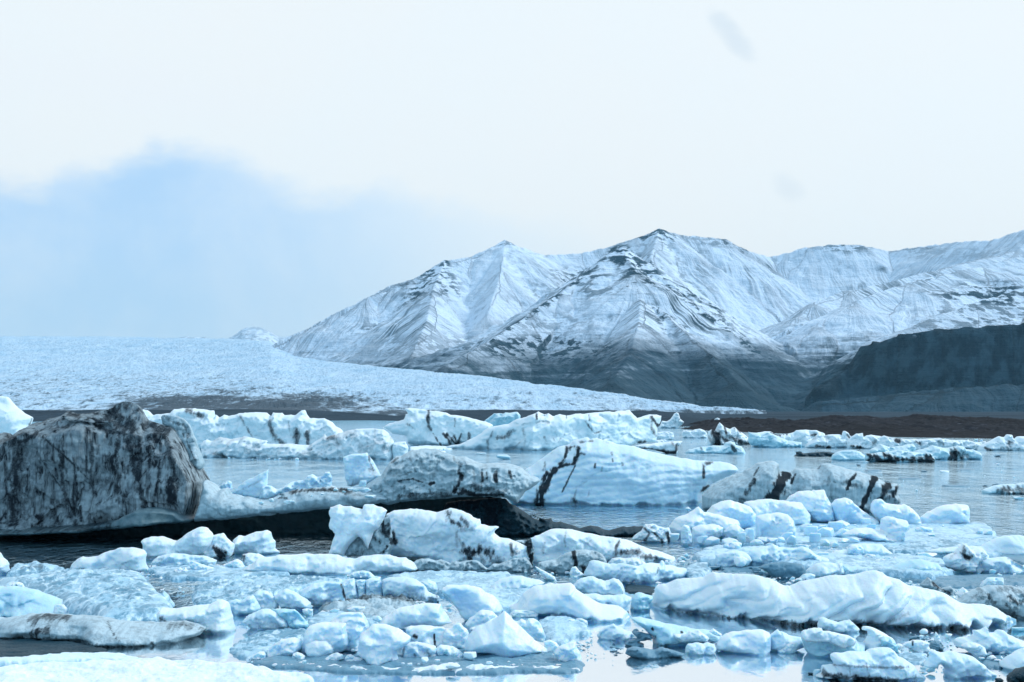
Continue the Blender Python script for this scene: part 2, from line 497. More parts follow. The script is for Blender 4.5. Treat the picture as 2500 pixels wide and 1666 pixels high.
def in_poly(x, y, P):
    ins = np.zeros(len(x), bool)
    Q = np.roll(P, -1, 0)
    for (x0, y0), (x1, y1) in zip(P, Q):
        if y0 == y1: continue
        c = ((y0 > y) != (y1 > y)) & (x < (x1 - x0) * (y - y0) / (y1 - y0) + x0)
        ins ^= c
    return ins

def rough_outline(P, jit, seed, bottom):
    out, flag = [], []
    n = len(P); acc = 0.0
    for i in range(n):
        a, b = P[i], P[(i + 1) % n]
        L = math.hypot(*(b - a)); k = max(1, int(L / 5.0))
        nx, ny = (b[1] - a[1]) / (L + 1e-9), -(b[0] - a[0]) / (L + 1e-9)
        isb = bottom[i] and bottom[(i + 1) % n]
        for j in range(k):
            t = j / k
            q = a * (1 - t) + b * t
            s = acc + t * L
            if not isb:
                o = jit * (1.5 * float(noise3(np.array([s / 17.]), 0, 0, seed)[0]) + .9 * float(noise3(np.array([s / 6.]), 5, 0, seed)[0]))
                q = q + np.array((nx, ny)) * o
            out.append(q); flag.append(isb)
        acc += L
    return np.array(out), np.array(flag)

def ice_mesh(name, P, yb=None, style='white', T=None, R=None, p=2.0, slope=.12, cell=None, fa=.5, rough=1.0, flute=0.0, layers=None,
             waves=None, jit=.9, seed=0, dirt=(), dproc=0.0, closed=False, step=None, back=1.0, crack=.5, tilt=(0, 0), warp=.5, gap=0.0, notch=(1.0, 2.0), ledge=None):
    """An ice body whose front outline is P (photo pixels). It gets its distance from its waterline yb, a real depth and a shaped, fractured front
    and back surface. T, R, cell are in pixels at its own distance."""
    P = np.array(P, float)
    hgt = P[:, 1].max() - P[:, 1].min(); wid = P[:, 0].max() - P[:, 0].min()
    size = min(hgt, wid)
    if yb is None: yb = P[:, 1].max()
    ybl = [(0, yb)] if not isinstance(yb, (list, tuple)) else sorted(yb)
    ybx = np.array([q[0] for q in ybl], float); yby = np.array([q[1] for q in ybl], float)
    ybf = lambda x: np.interp(x, ybx, yby)
    if T is None: T = .55 * size + .06 * wid
    if R is None: R = .42 * size
    bottom = np.zeros(len(P), bool)
    if not closed:
        bottom = P[:, 1] > ybf(P[:, 0]) - 3.5
        P = P.copy(); P[bottom, 1] = ybf(P[bottom, 0]) + 5 + .10 * T
    Q, bf = rough_outline(P, jit * min(1, size / 40.), seed, bottom)
    A, B = Q, np.roll(Q, -1, 0)
    if step is None: step = float(np.clip(math.sqrt(hgt * wid) / 26., 1.25, 2.3))
    x0, x1, y0, y1 = Q[:, 0].min() - step, Q[:, 0].max() + step, Q[:, 1].min() - step, Q[:, 1].max() + step
    gx = np.arange(x0, x1 + step, step); gy = np.arange(y0, y1 + step, step)
    GX, GY = np.meshgrid(gx, gy)
    nr, nc = GX.shape
    x, y = GX.ravel(), GY.ravel()
    ins = in_poly(x, y, Q)
    d, cx, cy = seg_dist(x, y, A, B)
    near = ins | (d < step * 1.6)
    x = np.where(ins, x, cx); y = np.where(ins, y, cy)
    fi = ins.reshape(nr, nc); fn = near.reshape(nr, nc)
    k_any = fi[:-1, :-1] | fi[:-1, 1:] | fi[1:, 1:] | fi[1:, :-1]
    k_all = fn[:-1, :-1] & fn[:-1, 1:] & fn[1:, 1:] & fn[1:, :-1]
    q = grid_faces(nr, nc, k_any & k_all)
    used = np.unique(q)
    remap = -np.ones(nr * nc, int); remap[used] = np.arange(len(used))
    q = remap[q]
    x, y, ins = x[used], y[used], ins[used]
    free = ~bf
    if free.any():
        dn, _, _ = seg_dist(x, y, A[free], B[free])
    else:
        dn = d[used]
    dn = np.where(ins | (dn > 1.0), dn, 0)
    # column top for the slope term
    ytop = P[:, 1].min()
    def shape(sd, thick):
        prof = (1 - (1 - np.clip(dn / R, 0, 1)) ** p) ** (1 / p)
        t = thick * prof
        if ledge is not None:
            # a sloping roof that breaks over a sharp edge into the steep face
            tx = np.linspace(Q[:, 0].min(), Q[:, 0].max(), 200)
            top_ = np.full(200, 1e9)
            for a_, b_ in zip(A[free], B[free]):
                lo, hi = sorted((a_[0], b_[0]))
                k_ = (tx >= lo - 4) & (tx <= hi + 4)
                top_[k_] = np.minimum(top_[k_], min(a_[1], b_[1]))
            yt_ = np.interp(x, tx, top_); yl_ = np.maximum(np.interp(x, ledge[:, 0], ledge[:, 1]) + 5 * fbm(x / 30., 0 * x, 0, sd + 91, 3), yt_ + 6)
            roof = np.clip((y - yt_) / (yl_ - yt_), 0, 1)
            edge_ = (1 - (1 - np.clip(dn / 16., 0, 1)) ** 2) ** .5
            t = thick * np.minimum(roof + .06 * np.clip((y - yl_) / 100., 0, 1), edge_ * 1.2)
        mask = np.clip(dn / (.35 * R), 0, 1)
        hx = x + warp * size * .12 * fbm(x / (size * .4), y / (size * .4), 1, sd + 5, 3)
        hy = y + warp * size * .12 * fbm(x / (size * .4), y / (size * .4), 4, sd + 6, 3)
        t = t + mask * thick * .38 * fbm(hx / (size * .75 + 6), hy / (size * .75 + 6), 0, sd, 3)
        c = cell or size * .42
        f1, f2, wx, wy, ha, hb, hc = worley(hx / c, hy / (c * .8), sd + 3)
        g = ((hx / c - wx) * (ha - .5) * 2 + (hy / (c * .8) - wy) * (hb * 1.4 - .35) * 2)
        t = t + mask * fa * c * (.28 * g + 1.05 * tri(hx / c + 3, hy / (c * .8), sd + 13))
        c2 = c * .37
        f1b, f2b, wx, wy, ha, hb, hc = worley(hx / c2, hy / (c2 * .8), sd + 9)
        g = ((hx / c2 - wx) * (ha - .5) * 2 + (hy / (c2 * .8) - wy) * (hb - .3) * 2)
        t = t + mask * fa * .8 * c2 * (.3 * g + 1.1 * tri(hx / c2 + 5 + .3 * hy / c2, hy / (c2 * .8), sd + 14))
        c3 = max(6.0, c2 * .42)
        t = t + mask * fa * .9 * c3 * tri(x / c3 + 2 - .4 * y / c3, y / (c3 * .8), sd + 15)
        t = t - mask * crack * 1.0 * np.exp(-((f2 - f1) * c / 1.8) ** 2)
        t = t + mask * rough * (1.2 * fbm(x / 13., y / 13., 3, sd + 21, 4, .55) + 1.0 * ridged(x / 26., y / 20., 2, sd + 22, 3))
        if flute:
            t = t + mask * flute * (ridged(x / 11. + .02 * y, y / 90., 0, sd + 31, 3) + .6 * fbm(x / 5., y / 60., 0, sd + 32, 3))
        if layers:
            lp, la, ang = layers
            v = (y * math.cos(ang) + x * math.sin(ang)) / lp + .5 * fbm(x / 60., y / 40., 0, sd + 41, 3)
            t = t + mask * la * (np.abs((v % 1.0) - .5) ** .6 - .5)
        if waves:
            for (ax, ay, wl, wa) in waves:
                ph = (x * ax + y * ay) / wl + 1.1 * fbm(x / 170., y / 70., 0, sd + 51, 3)
                t = t + mask * wa * 2.2 * (np.abs(np.sin(ph * math.pi)) ** .8 - .6)
        return np.maximum(t, 0) + slope * np.clip(y - ytop, 0, None) * np.clip(dn / (.25 * R), 0, 1)
    tilt_off = tilt[0] * (x - x.mean()) + tilt[1] * (y - y.mean())
    tf = shape(seed, T)
    tb = shape(seed + 100, T * back)
    Tw = T + slope * hgt
    if not closed:
        # melt notch along the waterline
        u = notch[0] * np.clip(.10 * size, 1.5, 10) * (1 + .8 * fbm(x / 24., 0 * x, 2, seed + 81, 3))
        zpx = (HC - (y - YH) / F * (HC * F / (ybf(x) - YH) + Tw * HC / (ybf(x) - YH))) / (HC / (ybf(x) - YH))
        und = 1 - sstep(zpx, 0, u)
        tf = np.maximum(tf - und * u * notch[1], 0)
    Df = HC * F / (ybf(x) - YH)
    mpp = Df / F
    Dc = Df + Tw * mpp + gap
    wx_ = (x - 1250) / F * Dc
    wz = HC - (y - YH) / F * Dc
    front = np.stack([wx_, Dc - (tf + np.clip(tilt_off, -T * .6, T * .6) * np.clip(dn / R, 0, 1)) * mpp, wz], 1)
    rear = np.stack([wx_, Dc + (tb + .01) * mpp, wz], 1)
    xa = 1250 + front[:, 0] / front[:, 1] * F; ya = YH + (HC - front[:, 2]) / front[:, 1] * F      # where a mark on the front face is seen
    n = len(x)
    co = np.concatenate([front, rear])
    faces = np.concatenate([q[:, ::-1], q + n])
    dv = np.zeros(n)
    for st in dirt:
        sp_, wd, sg = st[0], st[1], st[2]
        wob = wd * .8 * fbm(x / 6., y / 14., 0, seed + 61, 4, .6)
        dd, _, _ = seg_dist(xa, ya, sp_[:-1], sp_[1:])
        dv = np.maximum(dv, sg * (1 - sstep(dd + wob, wd * .05, wd * 1.5)))
    if dproc:
        dv = np.maximum(dv, dproc * sstep(ridged(x / (size * .5), y / (size * .5), 0, seed + 71, 4), .25, .6))
    dirtv = np.concatenate([dv, dv * .4])
    org = np.array([wx_.mean(), Dc.mean(), 0.0])
    me = make_mesh(name, co - org, faces, M[style], {'dirt': dirtv})
    return me, org

SEED = [1]
def ICE(name, label, cat, reg, s, yb=None, parent=None, group=None, dirt=(), **kw):
    SEED[0] += 7
    P = PT(reg, s)
    dl = [(PT(reg, a), b, c) for a, b, c in dirt]
    me, org = ice_mesh(name, P, yb=yb, seed=kw.pop('seed', SEED[0]), dirt=dl, **kw)
    if parent is None:
        return link(name, me, None, label, cat, group, loc=org)
    o = link(name, me, parent, label, loc=org - np.array(parent.location))
    return o

def thing(name, label, cat, loc, group=None):
    return link(name, None, None, label, cat, group, loc=loc)

_ico = {}
def ico(n):
    if n in _ico: return _ico[n]
    ph = (1 + 5 ** .5) / 2
    v = [(-1, ph, 0), (1, ph, 0), (-1, -ph, 0), (1, -ph, 0), (0, -1, ph), (0, 1, ph), (0, -1, -ph), (0, 1, -ph), (ph, 0, -1), (ph, 0, 1), (-ph, 0, -1), (-ph, 0, 1)]
    f = [(0, 11, 5), (0, 5, 1), (0, 1, 7), (0, 7, 10), (0, 10, 11), (1, 5, 9), (5, 11, 4), (11, 10, 2), (10, 7, 6), (7, 1, 8), (3, 9, 4), (3, 4, 2), (3, 2, 6), (3, 6, 8), (3, 8, 9),
         (4, 9, 5), (2, 4, 11), (6, 2, 10), (8, 6, 7), (9, 8, 1)]
    v = [np.array(a) / np.linalg.norm(a) for a in v]
    for _ in range(n):
        cache, nf = {}, []
        def mid(a, b):
            k = (min(a, b), max(a, b))
            if k not in cache:
                m = v[a] + v[b]; v.append(m / np.linalg.norm(m)); cache[k] = len(v) - 1
            return cache[k]
        for a, b, c in f:
            d, e, g = mid(a, b), mid(b, c), mid(c, a)
            nf += [(a, d, g), (b, e, d), (c, g, e), (d, e, g)]
        f = nf
    _ico[n] = (np.array(v), np.array(f))
    return _ico[n]

def chunk_mesh(name, wx, wy, wz, seed, style='block', det=4, sharp=34.0, flat=0.0):
    rg = np.random.RandomState(seed)
    V, Fc = ico(det)
    k = rg.randint(9, 15)
    N = rg.normal(size=(k, 3)); N /= np.linalg.norm(N, axis=1)[:, None]
    off = rg.uniform(.62, 1.0, k)
    N = np.vstack([N, [[1, 0, 0], [-1, 0, 0], [0, 1, 0], [0, -1, 0], [0, 0, 1], [0, 0, -1]]]); off = np.concatenate([off, [1] * 6])
    dt = np.clip(V @ N.T, .04, None)
    r = off[None] / dt
    r = (r ** -sharp).sum(1) ** (-1 / sharp)
    r *= 1 + .035 * fbm(V[:, 0] * 2.3, V[:, 1] * 2.3, V[:, 2] * 2.3, seed, 4) + .02 * fbm(V[:, 0] * 8, V[:, 1] * 8, V[:, 2] * 8, seed + 1, 3)
    C = V * r[:, None]
    C -= (C.max(0) + C.min(0)) / 2
    C /= (C.max(0) - C.min(0)) / 2
    C *= np.array([wx / 2, wy / 2, wz / 2])
    C[:, 2] += wz / 2
    return make_mesh(name, C, Fc, M[style], {'dirt': np.zeros(len(C))})

def CHUNK(name, label, cat, px, pyb, w, h, style='block', group=None, zb=0.0, parent=None, seed=None, depth=None):
    """free-standing lump: centre column px, foot row pyb, width w and height h in photo pixels; zb = height of what it rests on"""
    SEED[0] += 7
    sd_ = seed or SEED[0]
    D = (HC - zb) * F / (pyb - YH)
    m = D / F
    wx, wz = w * m, h * m * 1.12
    wy = wx * (depth or random.Random(sd_).uniform(.7, 1.1))
    det = 4 if w > 45 else 3
    me = chunk_mesh(name, wx, wy, wz, sd_, style, det)
    loc = np.array([(px - 1250) / F * (D + wy * .4), D + wy * .4, zb - h * m * .12])
    if parent is not None:
        return link(name, me, parent, None, loc=loc - np.array(parent.location))
    return link(name, me, None, label, cat, group, loc=loc)

def FLOE(name, label, cat, reg, s, H=.12, style='slush', edge=10, bumps=.05, blen=.8, jit=2.0, step=2.2, dirt=(), kind=None, group=None, ripple=0.0, dproc=0, parent=None):
    """flat sheet of ice afloat: P outlines its top surface as seen on the water"""
    SEED[0] += 7; seed = SEED[0]
    P = PT(reg, s)
    ymin = YH + 8
    K = (P[:, 1].mean() - YH) and F * (HC - H) / (P[:, 1].mean() - YH) / HC      # foreshortening
    K = float(np.clip(K, 2.5, 14))
    Q, bf = rough_outline(P * np.array([1, K]), jit * 2.2, seed, np.zeros(len(P), bool))
    Q = Q / np.array([1, K])
    A, B = Q * [1, K], np.roll(Q, -1, 0) * [1, K]
    x0, x1, y0, y1 = Q[:, 0].min() - step, Q[:, 0].max() + step, Q[:, 1].min() - 1, Q[:, 1].max() + 1
    sy = min(1.1, step / 2)
    GX, GY = np.meshgrid(np.arange(x0, x1 + step, step), np.arange(y0, y1 + sy, sy))
    nr, nc = GX.shape
    x, y = GX.ravel(), GY.ravel() * K
    ins = in_poly(x, y, Q * [1, K])
    d, cx, cy = seg_dist(x, y, A, B)
    near = ins | (d < step * K * .8)
    x = np.where(ins, x, cx); y = np.where(ins, y, cy); d = np.where(ins, d, 0)
    fi = ins.reshape(nr, nc); fn = near.reshape(nr, nc)
    keep = (fi[:-1, :-1] | fi[:-1, 1:] | fi[1:, 1:] | fi[1:, :-1]) & fn[:-1, :-1] & fn[:-1, 1:] & fn[1:, 1:] & fn[1:, :-1]
    q = grid_faces(nr, nc, keep)
    used = np.unique(q); remap = -np.ones(nr * nc, int); remap[used] = np.arange(len(used)); q = remap[q]
    x, y, d = x[used], y[used] / K, d[used]
    D = (HC - H) * F / np.maximum(y - YH, 4)
    X_, Y_ = (x - 1250) / F * D, D
    prof = (1 - (1 - np.clip(d / edge, 0, 1)) ** 2.4) ** (1 / 2.4)
    mask = np.clip(d / (edge * 1.5), 0, 1)
    z = -.06 + (H + .06) * prof + mask * (bumps * (fbm(X_ / blen, Y_ / blen, 0, seed, 5, .55) + .6 * ridged(X_ / (blen * 1.6), Y_ / (blen * 1.6), 0, seed + 3, 4)))
    if ripple:
        z = z + mask * ripple * ridged(X_ / .45, Y_ / .22, 0, seed + 9, 3)
    dv = np.zeros(len(x))
    for a, wd, sg in dirt:
        sp_ = PT(reg, a)
        dd, _, _ = seg_dist(x, y * 2, sp_[:-1] * [1, 2], sp_[1:] * [1, 2])
        dv = np.maximum(dv, sg * (1 - sstep(dd + wd * .6 * fbm(x / 9., y / 5., 0, seed + 61, 3), wd * .3, wd * 1.2)))
    if dproc: dv = np.maximum(dv, dproc * sstep(fbm(X_ / 1.2, Y_ / 1.2, 0, seed + 71, 4), -.1, .5))
    org = np.array([X_.mean(), Y_.mean(), 0])
    me = make_mesh(name, np.stack([X_, Y_, z], 1) - org, q[:, ::-1], M[style], {'dirt': dv})
    if parent is not None:
        return link(name, me, parent, label, loc=org - np.array(parent.location))
    return link(name, me, None, label, cat, group, kind, loc=org)

def LUMP(name, px, py, w, h, D, style, parent):
    """small lump at an explicit distance D, foot at photo row py"""
    SEED[0] += 7
    m = D / F
    me = chunk_mesh(name, w * m, w * m * .9, h * m, SEED[0], style, 3)
    loc = np.array([(px - 1250) * m, D, HC - (py - YH) * m])
    return link(name, me, parent, None, loc=loc - np.array(parent.location))
# ------------------------------------------------------------------ the setting
# water: one sheet from behind the camera to the far shore and beyond it
xs = np.array([-16000, 16000.]); ysq = np.array([-190, 15500.])
GX, GY = np.meshgrid(xs, ysq)
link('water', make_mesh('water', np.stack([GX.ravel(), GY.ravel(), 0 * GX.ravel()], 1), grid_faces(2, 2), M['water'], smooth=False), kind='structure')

def terrain(name, px, Dfun, zfun, rows, mat, attrs=None, kind='structure'):
    pass

# flat outwash plain behind the lagoon
cols = np.linspace(-1900, 4400, 420); rows = np.concatenate([np.linspace(0, 1, 60) ** 1.8])
GX, S = np.meshgrid(cols, rows)
D0 = np.interp(GX, [-1900, 600, 780, 900, 1000, 1200, 1500, 1650, 2000, 2500, 4400], [700, 760, 830, 850, 800, 700, 560, 520, 480, 430, 400])
D = D0 + S * (15000 - D0)
X_ = (GX - 1250) / F * D
Z_ = .9 * sstep(D - D0, 0, 30) - .4 + .8 * fbm(X_ / 90, D / 90, 0, 3, 4) * sstep(D - D0, 5, 200) + .0012 * np.clip(D - 1200, 0, None)
link('outwash_plain', make_mesh('outwash_plain', np.stack([X_.ravel(), D.ravel(), Z_.ravel()], 1), grid_faces(*GX.shape), M['outwash']), kind='structure')

# low grey moraine hills in front of the glacier
cols = np.linspace(-700, 1900, 700); rows = np.linspace(0, 1, 40)
GX, S = np.meshgrid(cols, rows)
D = 860 + S * 500
ty = np.interp(GX, [-700, 0, 640, 760, 800, 900, 970, 1030, 1100, 1200, 1320, 1400, 1600, 1760, 1900], [1002, 1002, 1000, 1002, 1006, 1012, 1018, 1010, 1004, 1001, 1002, 1003, 1006, 1012, 1020])
ztop = HC - (ty - YH) / F * 1060
X_ = (GX - 1250) / F * D
Z_ = -1 + (ztop + 1) * np.sin(np.clip(S * 1.25, 0, 1) * math.pi / 2) ** .8 * np.where(S > .8, 1 - (S - .8) * 2, 1) + 1.0 * fbm(X_ / 40, D / 60, 0, 11, 4) * sstep(S, .05, .3)
link('moraine_hills', make_mesh('moraine_hills', np.stack([X_.ravel(), D.ravel(), Z_.ravel()], 1), grid_faces(*GX.shape), M['outwash']), kind='structure')

# brown moraine ridge along the right shore
cols = np.linspace(1560, 3300, 900); rows = np.linspace(0, 1, 110)
GX, S = np.meshgrid(cols, rows)
by = np.interp(GX, [1560, 1640, 1750, 1900, 2100, 2300, 2500, 3300], [1046, 1052, 1056, 1062, 1068, 1073, 1077, 1090])
ty = np.interp(GX, [1560, 1620, 1700, 1760, 1850, 1900, 1960, 2070, 2130, 2200, 2260, 2350, 2500, 3300], [1052, 1050, 1036, 1030, 1026, 1028, 1026, 1022, 1024, 1020, 1022, 1027, 1029, 1024])
D0 = HC * F / (by - YH)
D = D0 + S * 330
X_ = (GX - 1250) / F * D
zt = HC - (ty - YH) / F * (D0 + 190)
Z_ = -.5 + (zt + .5) * (1 - (1 - np.clip(S / .58, 0, 1)) ** 1.7) * (1 - sstep(S, .75, 1.0)) + 1.6 * (fbm(X_ / 11, D / 40, 0, 12, 5, .62)) * sstep(S, .03, .3) * (1 - sstep(S, .8, 1)) - .6 * sstep(S, .8, 1)
Z_ = Z_ + .9 * ridged(X_ / 9, D / 22, 0, 14, 4) * sstep(S, .03, .2) * (1 - sstep(S, .5, .7))
link('moraine_ridge', make_mesh('moraine_ridge', np.stack([X_.ravel(), D.ravel(), Z_.ravel()], 1), grid_faces(*GX.shape), M['moraine']), kind='structure')

# glacier tongue
cols = np.concatenate([np.linspace(-1500, -100, 120), np.linspace(-96, 1872, 900)]); s1 = np.linspace(0, 1, 330) ** 1.25; s2 = np.linspace(1.01, 1.5, 30)
GX, S = np.meshgrid(cols, np.concatenate([s1, s2]))
yf = np.interp(GX, [-1500, 0, 300, 640, 780, 900, 1000, 1200, 1500, 1800, 1872], [1012, 1012, 1010, 1005, 1004, 1010, 1010, 1003, 1004, 1012.5, 1016])
Df = np.interp(GX, [-1500, 600, 1200, 1800, 1872], [1150, 1150, 1450, 1950, 2050])
yt = np.interp(GX, [-1500, 0, 300, 560, 660, 720, 780, 1000, 1200, 1400, 1600, 1700, 1800, 1872], [815, 822, 824, 828, 835, 868, 882, 903, 924, 949, 978, 993, 1006, 1014])
Dt = np.interp(GX, [-1500, 0, 300, 560, 700, 850, 1000, 1400, 1700, 1872], [9500, 9400, 9000, 8100, 7000, 5600, 4700, 3300, 2500, 2150])
_k = np.ones(61) / 61
Dt = np.tile(np.convolve(np.pad(Dt[0], 30, 'edge'), _k, 'valid'), (Dt.shape[0], 1))
s = np.clip(S, 0, 1)
D = Df + S * (Dt - Df)
zf = HC - (yf - YH) / F * Df; zt = HC - (yt - YH) / F * Dt
# elevation angle rises monotonically up the tongue: steep snout, long gentle dome
ang = (YH - yf) + ((YH - yt) - (YH - yf)) * (1 - (1 - s) ** 1.35)
Z_ = HC + ang / F * D
over = np.clip(S - 1, 0, None)
Z_ = Z_ - over * (Dt - Df) * .16
X_ = (GX - 1250) / F * D
fade = sstep(S, .0, .05) * (1 - sstep(S, .85, 1.0) * .6)
Z_ = Z_ + fade * (6.5 * ridged(X_ / 120, D / 150, 0, 21, 6, .66) + 3.4 * fbm(X_ / 240, D / 320, 0, 23, 4)) * (1 + D / 6000.)
Z_ = Z_ - 3 * (1 - sstep(S, 0, .012))
py_ = YH - (Z_ - HC) / D * F
wv = fbm(GX / 90, py_ / 9, 0, 27, 5, .6)
drt = 1.1 * sstep(py_ + 20 * wv, 930, 985) * sstep(GX, 150, 430) * (1 - sstep(GX, 700, 1050) * .72)
drt = np.maximum(drt, .8 * sstep(py_ + 3 * wv, 997, 1004))
drt = np.maximum(drt, .36 * sstep(py_ + 20 * wv, 870, 940) * (1 - sstep(GX, 500, 900)))
drt = drt * .95
Z_ = np.maximum(Z_, -9)
link('glacier', make_mesh('glacier', np.stack([X_.ravel(), D.ravel(), Z_.ravel()], 1), grid_faces(*GX.shape), M['glacier'], {'dirt': drt.ravel()}), kind='structure')

# mountains: a height field raised from ridge lines, with gullies running down from them
RIDGES = [
    ([(520, 905, 6000), (600, 880, 6300), (660, 845, 6400), (760, 796, 6500), (830, 760, 6550), (900, 724, 6600), (960, 695, 6700), (1010, 680, 6700), (1085, 638, 6800), (1150, 626, 6900), (1200, 604, 6950), (1232, 587, 7000),
      (1270, 603, 7100), (1330, 624, 7300), (1420, 617, 7400), (1490, 602, 7400), (1560, 577, 7400), (1608, 559, 7400), (1660, 572, 7500), (1770, 584, 7500), (1820, 610, 7500),
      (1880, 628, 7600), (1920, 618, 7600), (1975, 603, 7600), (2060, 596, 7600), (2110, 601, 7600), (2170, 614, 7700), (2250, 602, 7500), (2330, 591, 7300), (2420, 586, 7100),
      (2460, 574, 7000), (2500, 561, 6900), (2900, 520, 6800)], .60),
    ([(1085, 640, 6800), (1060, 700, 6450), (1040, 790, 5900), (1000, 880, 5300)], .62),
    ([(1232, 590, 7000), (1225, 660, 6600), (1190, 770, 6100)], .70),
    ([(1515, 604, 6000), (1480, 628, 5950), (1440, 660, 5900), (1370, 712, 5700), (1290, 768, 5500), (1200, 828, 5200), (1090, 890, 4800)], .62),
    ([(1515, 604, 6000), (1535, 620, 5980), (1560, 640, 5950), (1620, 690, 5900), (1700, 750, 5800), (1790, 808, 5600), (1860, 868, 5400), (1900, 910, 5200)], .66),
    ([(1515, 604, 6000), (1550, 660, 5750), (1565, 710, 5600), (1560, 790, 5150), (1540, 860, 4700), (1500, 930, 4200)], .56),
    ([(1565, 720, 4930), (1660, 800, 4600), (1740, 870, 4300), (1800, 930, 4000)], .60),
    ([(1608, 562, 7400), (1585, 640, 6900)], .8),
    ([(2600, 570, 6600), (2480, 612, 6400), (2300, 655, 6250), (2150, 695, 6100), (2060, 712, 5950), (1990, 738, 5800), (1945, 775, 5650), (1920, 815, 5500), (1906, 850, 5400)], .42),
    ([(2600, 600, 5900), (2400, 650, 5750), (2213, 690, 5500), (2090, 735, 5300), (2000, 790, 5100), (1930, 845, 4950), (1900, 882, 4800)], .42),
    ([(2700, 640, 5100), (2520, 695, 5000), (2380, 740, 4800), (2260, 782, 4600), (2160, 838, 4500)], .42),
    ([(2900, 770, 4000), (2600, 782, 4050), (2480, 793, 4100), (2294, 806, 4150), (2213, 817, 4200), (2150, 836, 4220), (2118, 845, 4240), (2075, 892, 4250), (2010, 945, 4150)], 1.7),
    ([(2900, 900, 3500), (2500, 935, 3600), (2300, 950, 3650), (2150, 965, 3700), (1990, 985, 3700)], .42),
]
RIDGES = [([(a_, b_, c_ * .88) if pl_[0][0] == 1515 and sl_ < 1 else (a_, b_, c_) for a_, b_, c_ in pl_], sl_ * (1.0 if pl_[0][0] != 520 else 1.12)) for pl_, sl_ in RIDGES]
cols = np.arange(430, 2960, 2.6); drows = np.concatenate([np.linspace(2900, 7800, 520), np.linspace(7850, 9000, 12)])
GX, D = np.meshgrid(cols, drows)
X_ = ((GX - 1250) / F * D).ravel(); Yv = D.ravel()
wxn = X_ + 60 * fbm(X_ / 420, Yv / 420, 0, 41, 4); wyn = Yv + 60 * fbm(X_ / 420, Yv / 420, 5, 42, 4)
best = np.full(X_.shape, -1e9); second = np.full(X_.shape, -1e9); flow = np.zeros(X_.shape); down = np.zeros(X_.shape); stp = np.zeros(X_.shape)
acc = 0.0
for pts_, sl in RIDGES:
    W = [((px - 1250) / F * Dd, Dd, HC + (YH - py) / F * Dd) for px, py, Dd in pts_]
    rb_ = np.full(X_.shape, -1e9); rf_ = np.zeros(X_.shape); rd_ = np.zeros(X_.shape)
    for a, b in zip(W[:-1], W[1:]):
        dx, dy = b[0] - a[0], b[1] - a[1]; L2 = dx * dx + dy * dy; L = math.sqrt(L2)
        tt = ((wxn - a[0]) * dx + (wyn - a[1]) * dy) / L2
        tc_ = np.clip(tt, 0, 1)
        zx = a[2] + tc_ * (b[2] - a[2])
        dd = np.hypot(wxn - a[0] - tc_ * dx, wyn - a[1] - tc_ * dy)
        tn_ = np.clip(((X_ - a[0]) * dx + (Yv - a[1]) * dy) / L2, 0, 1)
        ddn = np.hypot(X_ - a[0] - tn_ * dx, Yv - a[1] - tn_ * dy)
        kk = sstep(ddn, 0, 220)
        zx = a[2] + (tc_ * kk + tn_ * (1 - kk)) * (b[2] - a[2])
        dd = dd * kk + ddn * (1 - kk)
        if sl > 1: dd = np.maximum(dd - 16 - 10 * np.sin(ddn * 0 + tc_ * L / 70.), 0)
        hgt_ = zx - sl * dd * (1.12 - .28 * np.clip(dd / 1500, 0, 1))
        m_ = hgt_ > rb_
        ang_ = np.arctan2(wxn - a[0] - tc_ * dx, -(wyn - a[1] - tc_ * dy))
        fv = acc + tc_ * L + 350 * ang_
        rb_[m_] = hgt_[m_]; rf_[m_] = fv[m_]; rd_[m_] = dd[m_]
        acc += L
    m_ = rb_ > best
    second = np.where(m_, best, np.maximum(second, rb_))
    best = np.where(m_, rb_, best); flow = np.where(m_, rf_, flow); down = np.where(m_, rd_, down); stp = np.where(m_, sl, stp)
wgt = sstep(best - second, 2, 45)
best = best + 9 * np.exp(-(best - second) / 14.)      # valley floors rounded by scree
gul = wgt * (ridged(flow / 170, down / 900, 0, 51, 3) * 13 + ridged(flow / 55, down / 500, 0, 52, 3) * 9)
Z_ = best - sstep(down, 20, 500) * (20 - gul) + 14 * fbm(X_ / 160, Yv / 160, 0, 53, 5, .55) * sstep(down, 0, 120) + 5 * fbm(X_ / 35, Yv / 35, 0, 54, 4)
cliff = stp > 1
Z_ = Z_ + np.where(cliff, 8 * ridged(X_ / 60, Z_ / 90, 0, 55, 3), 0) * sstep(down, 5, 50)
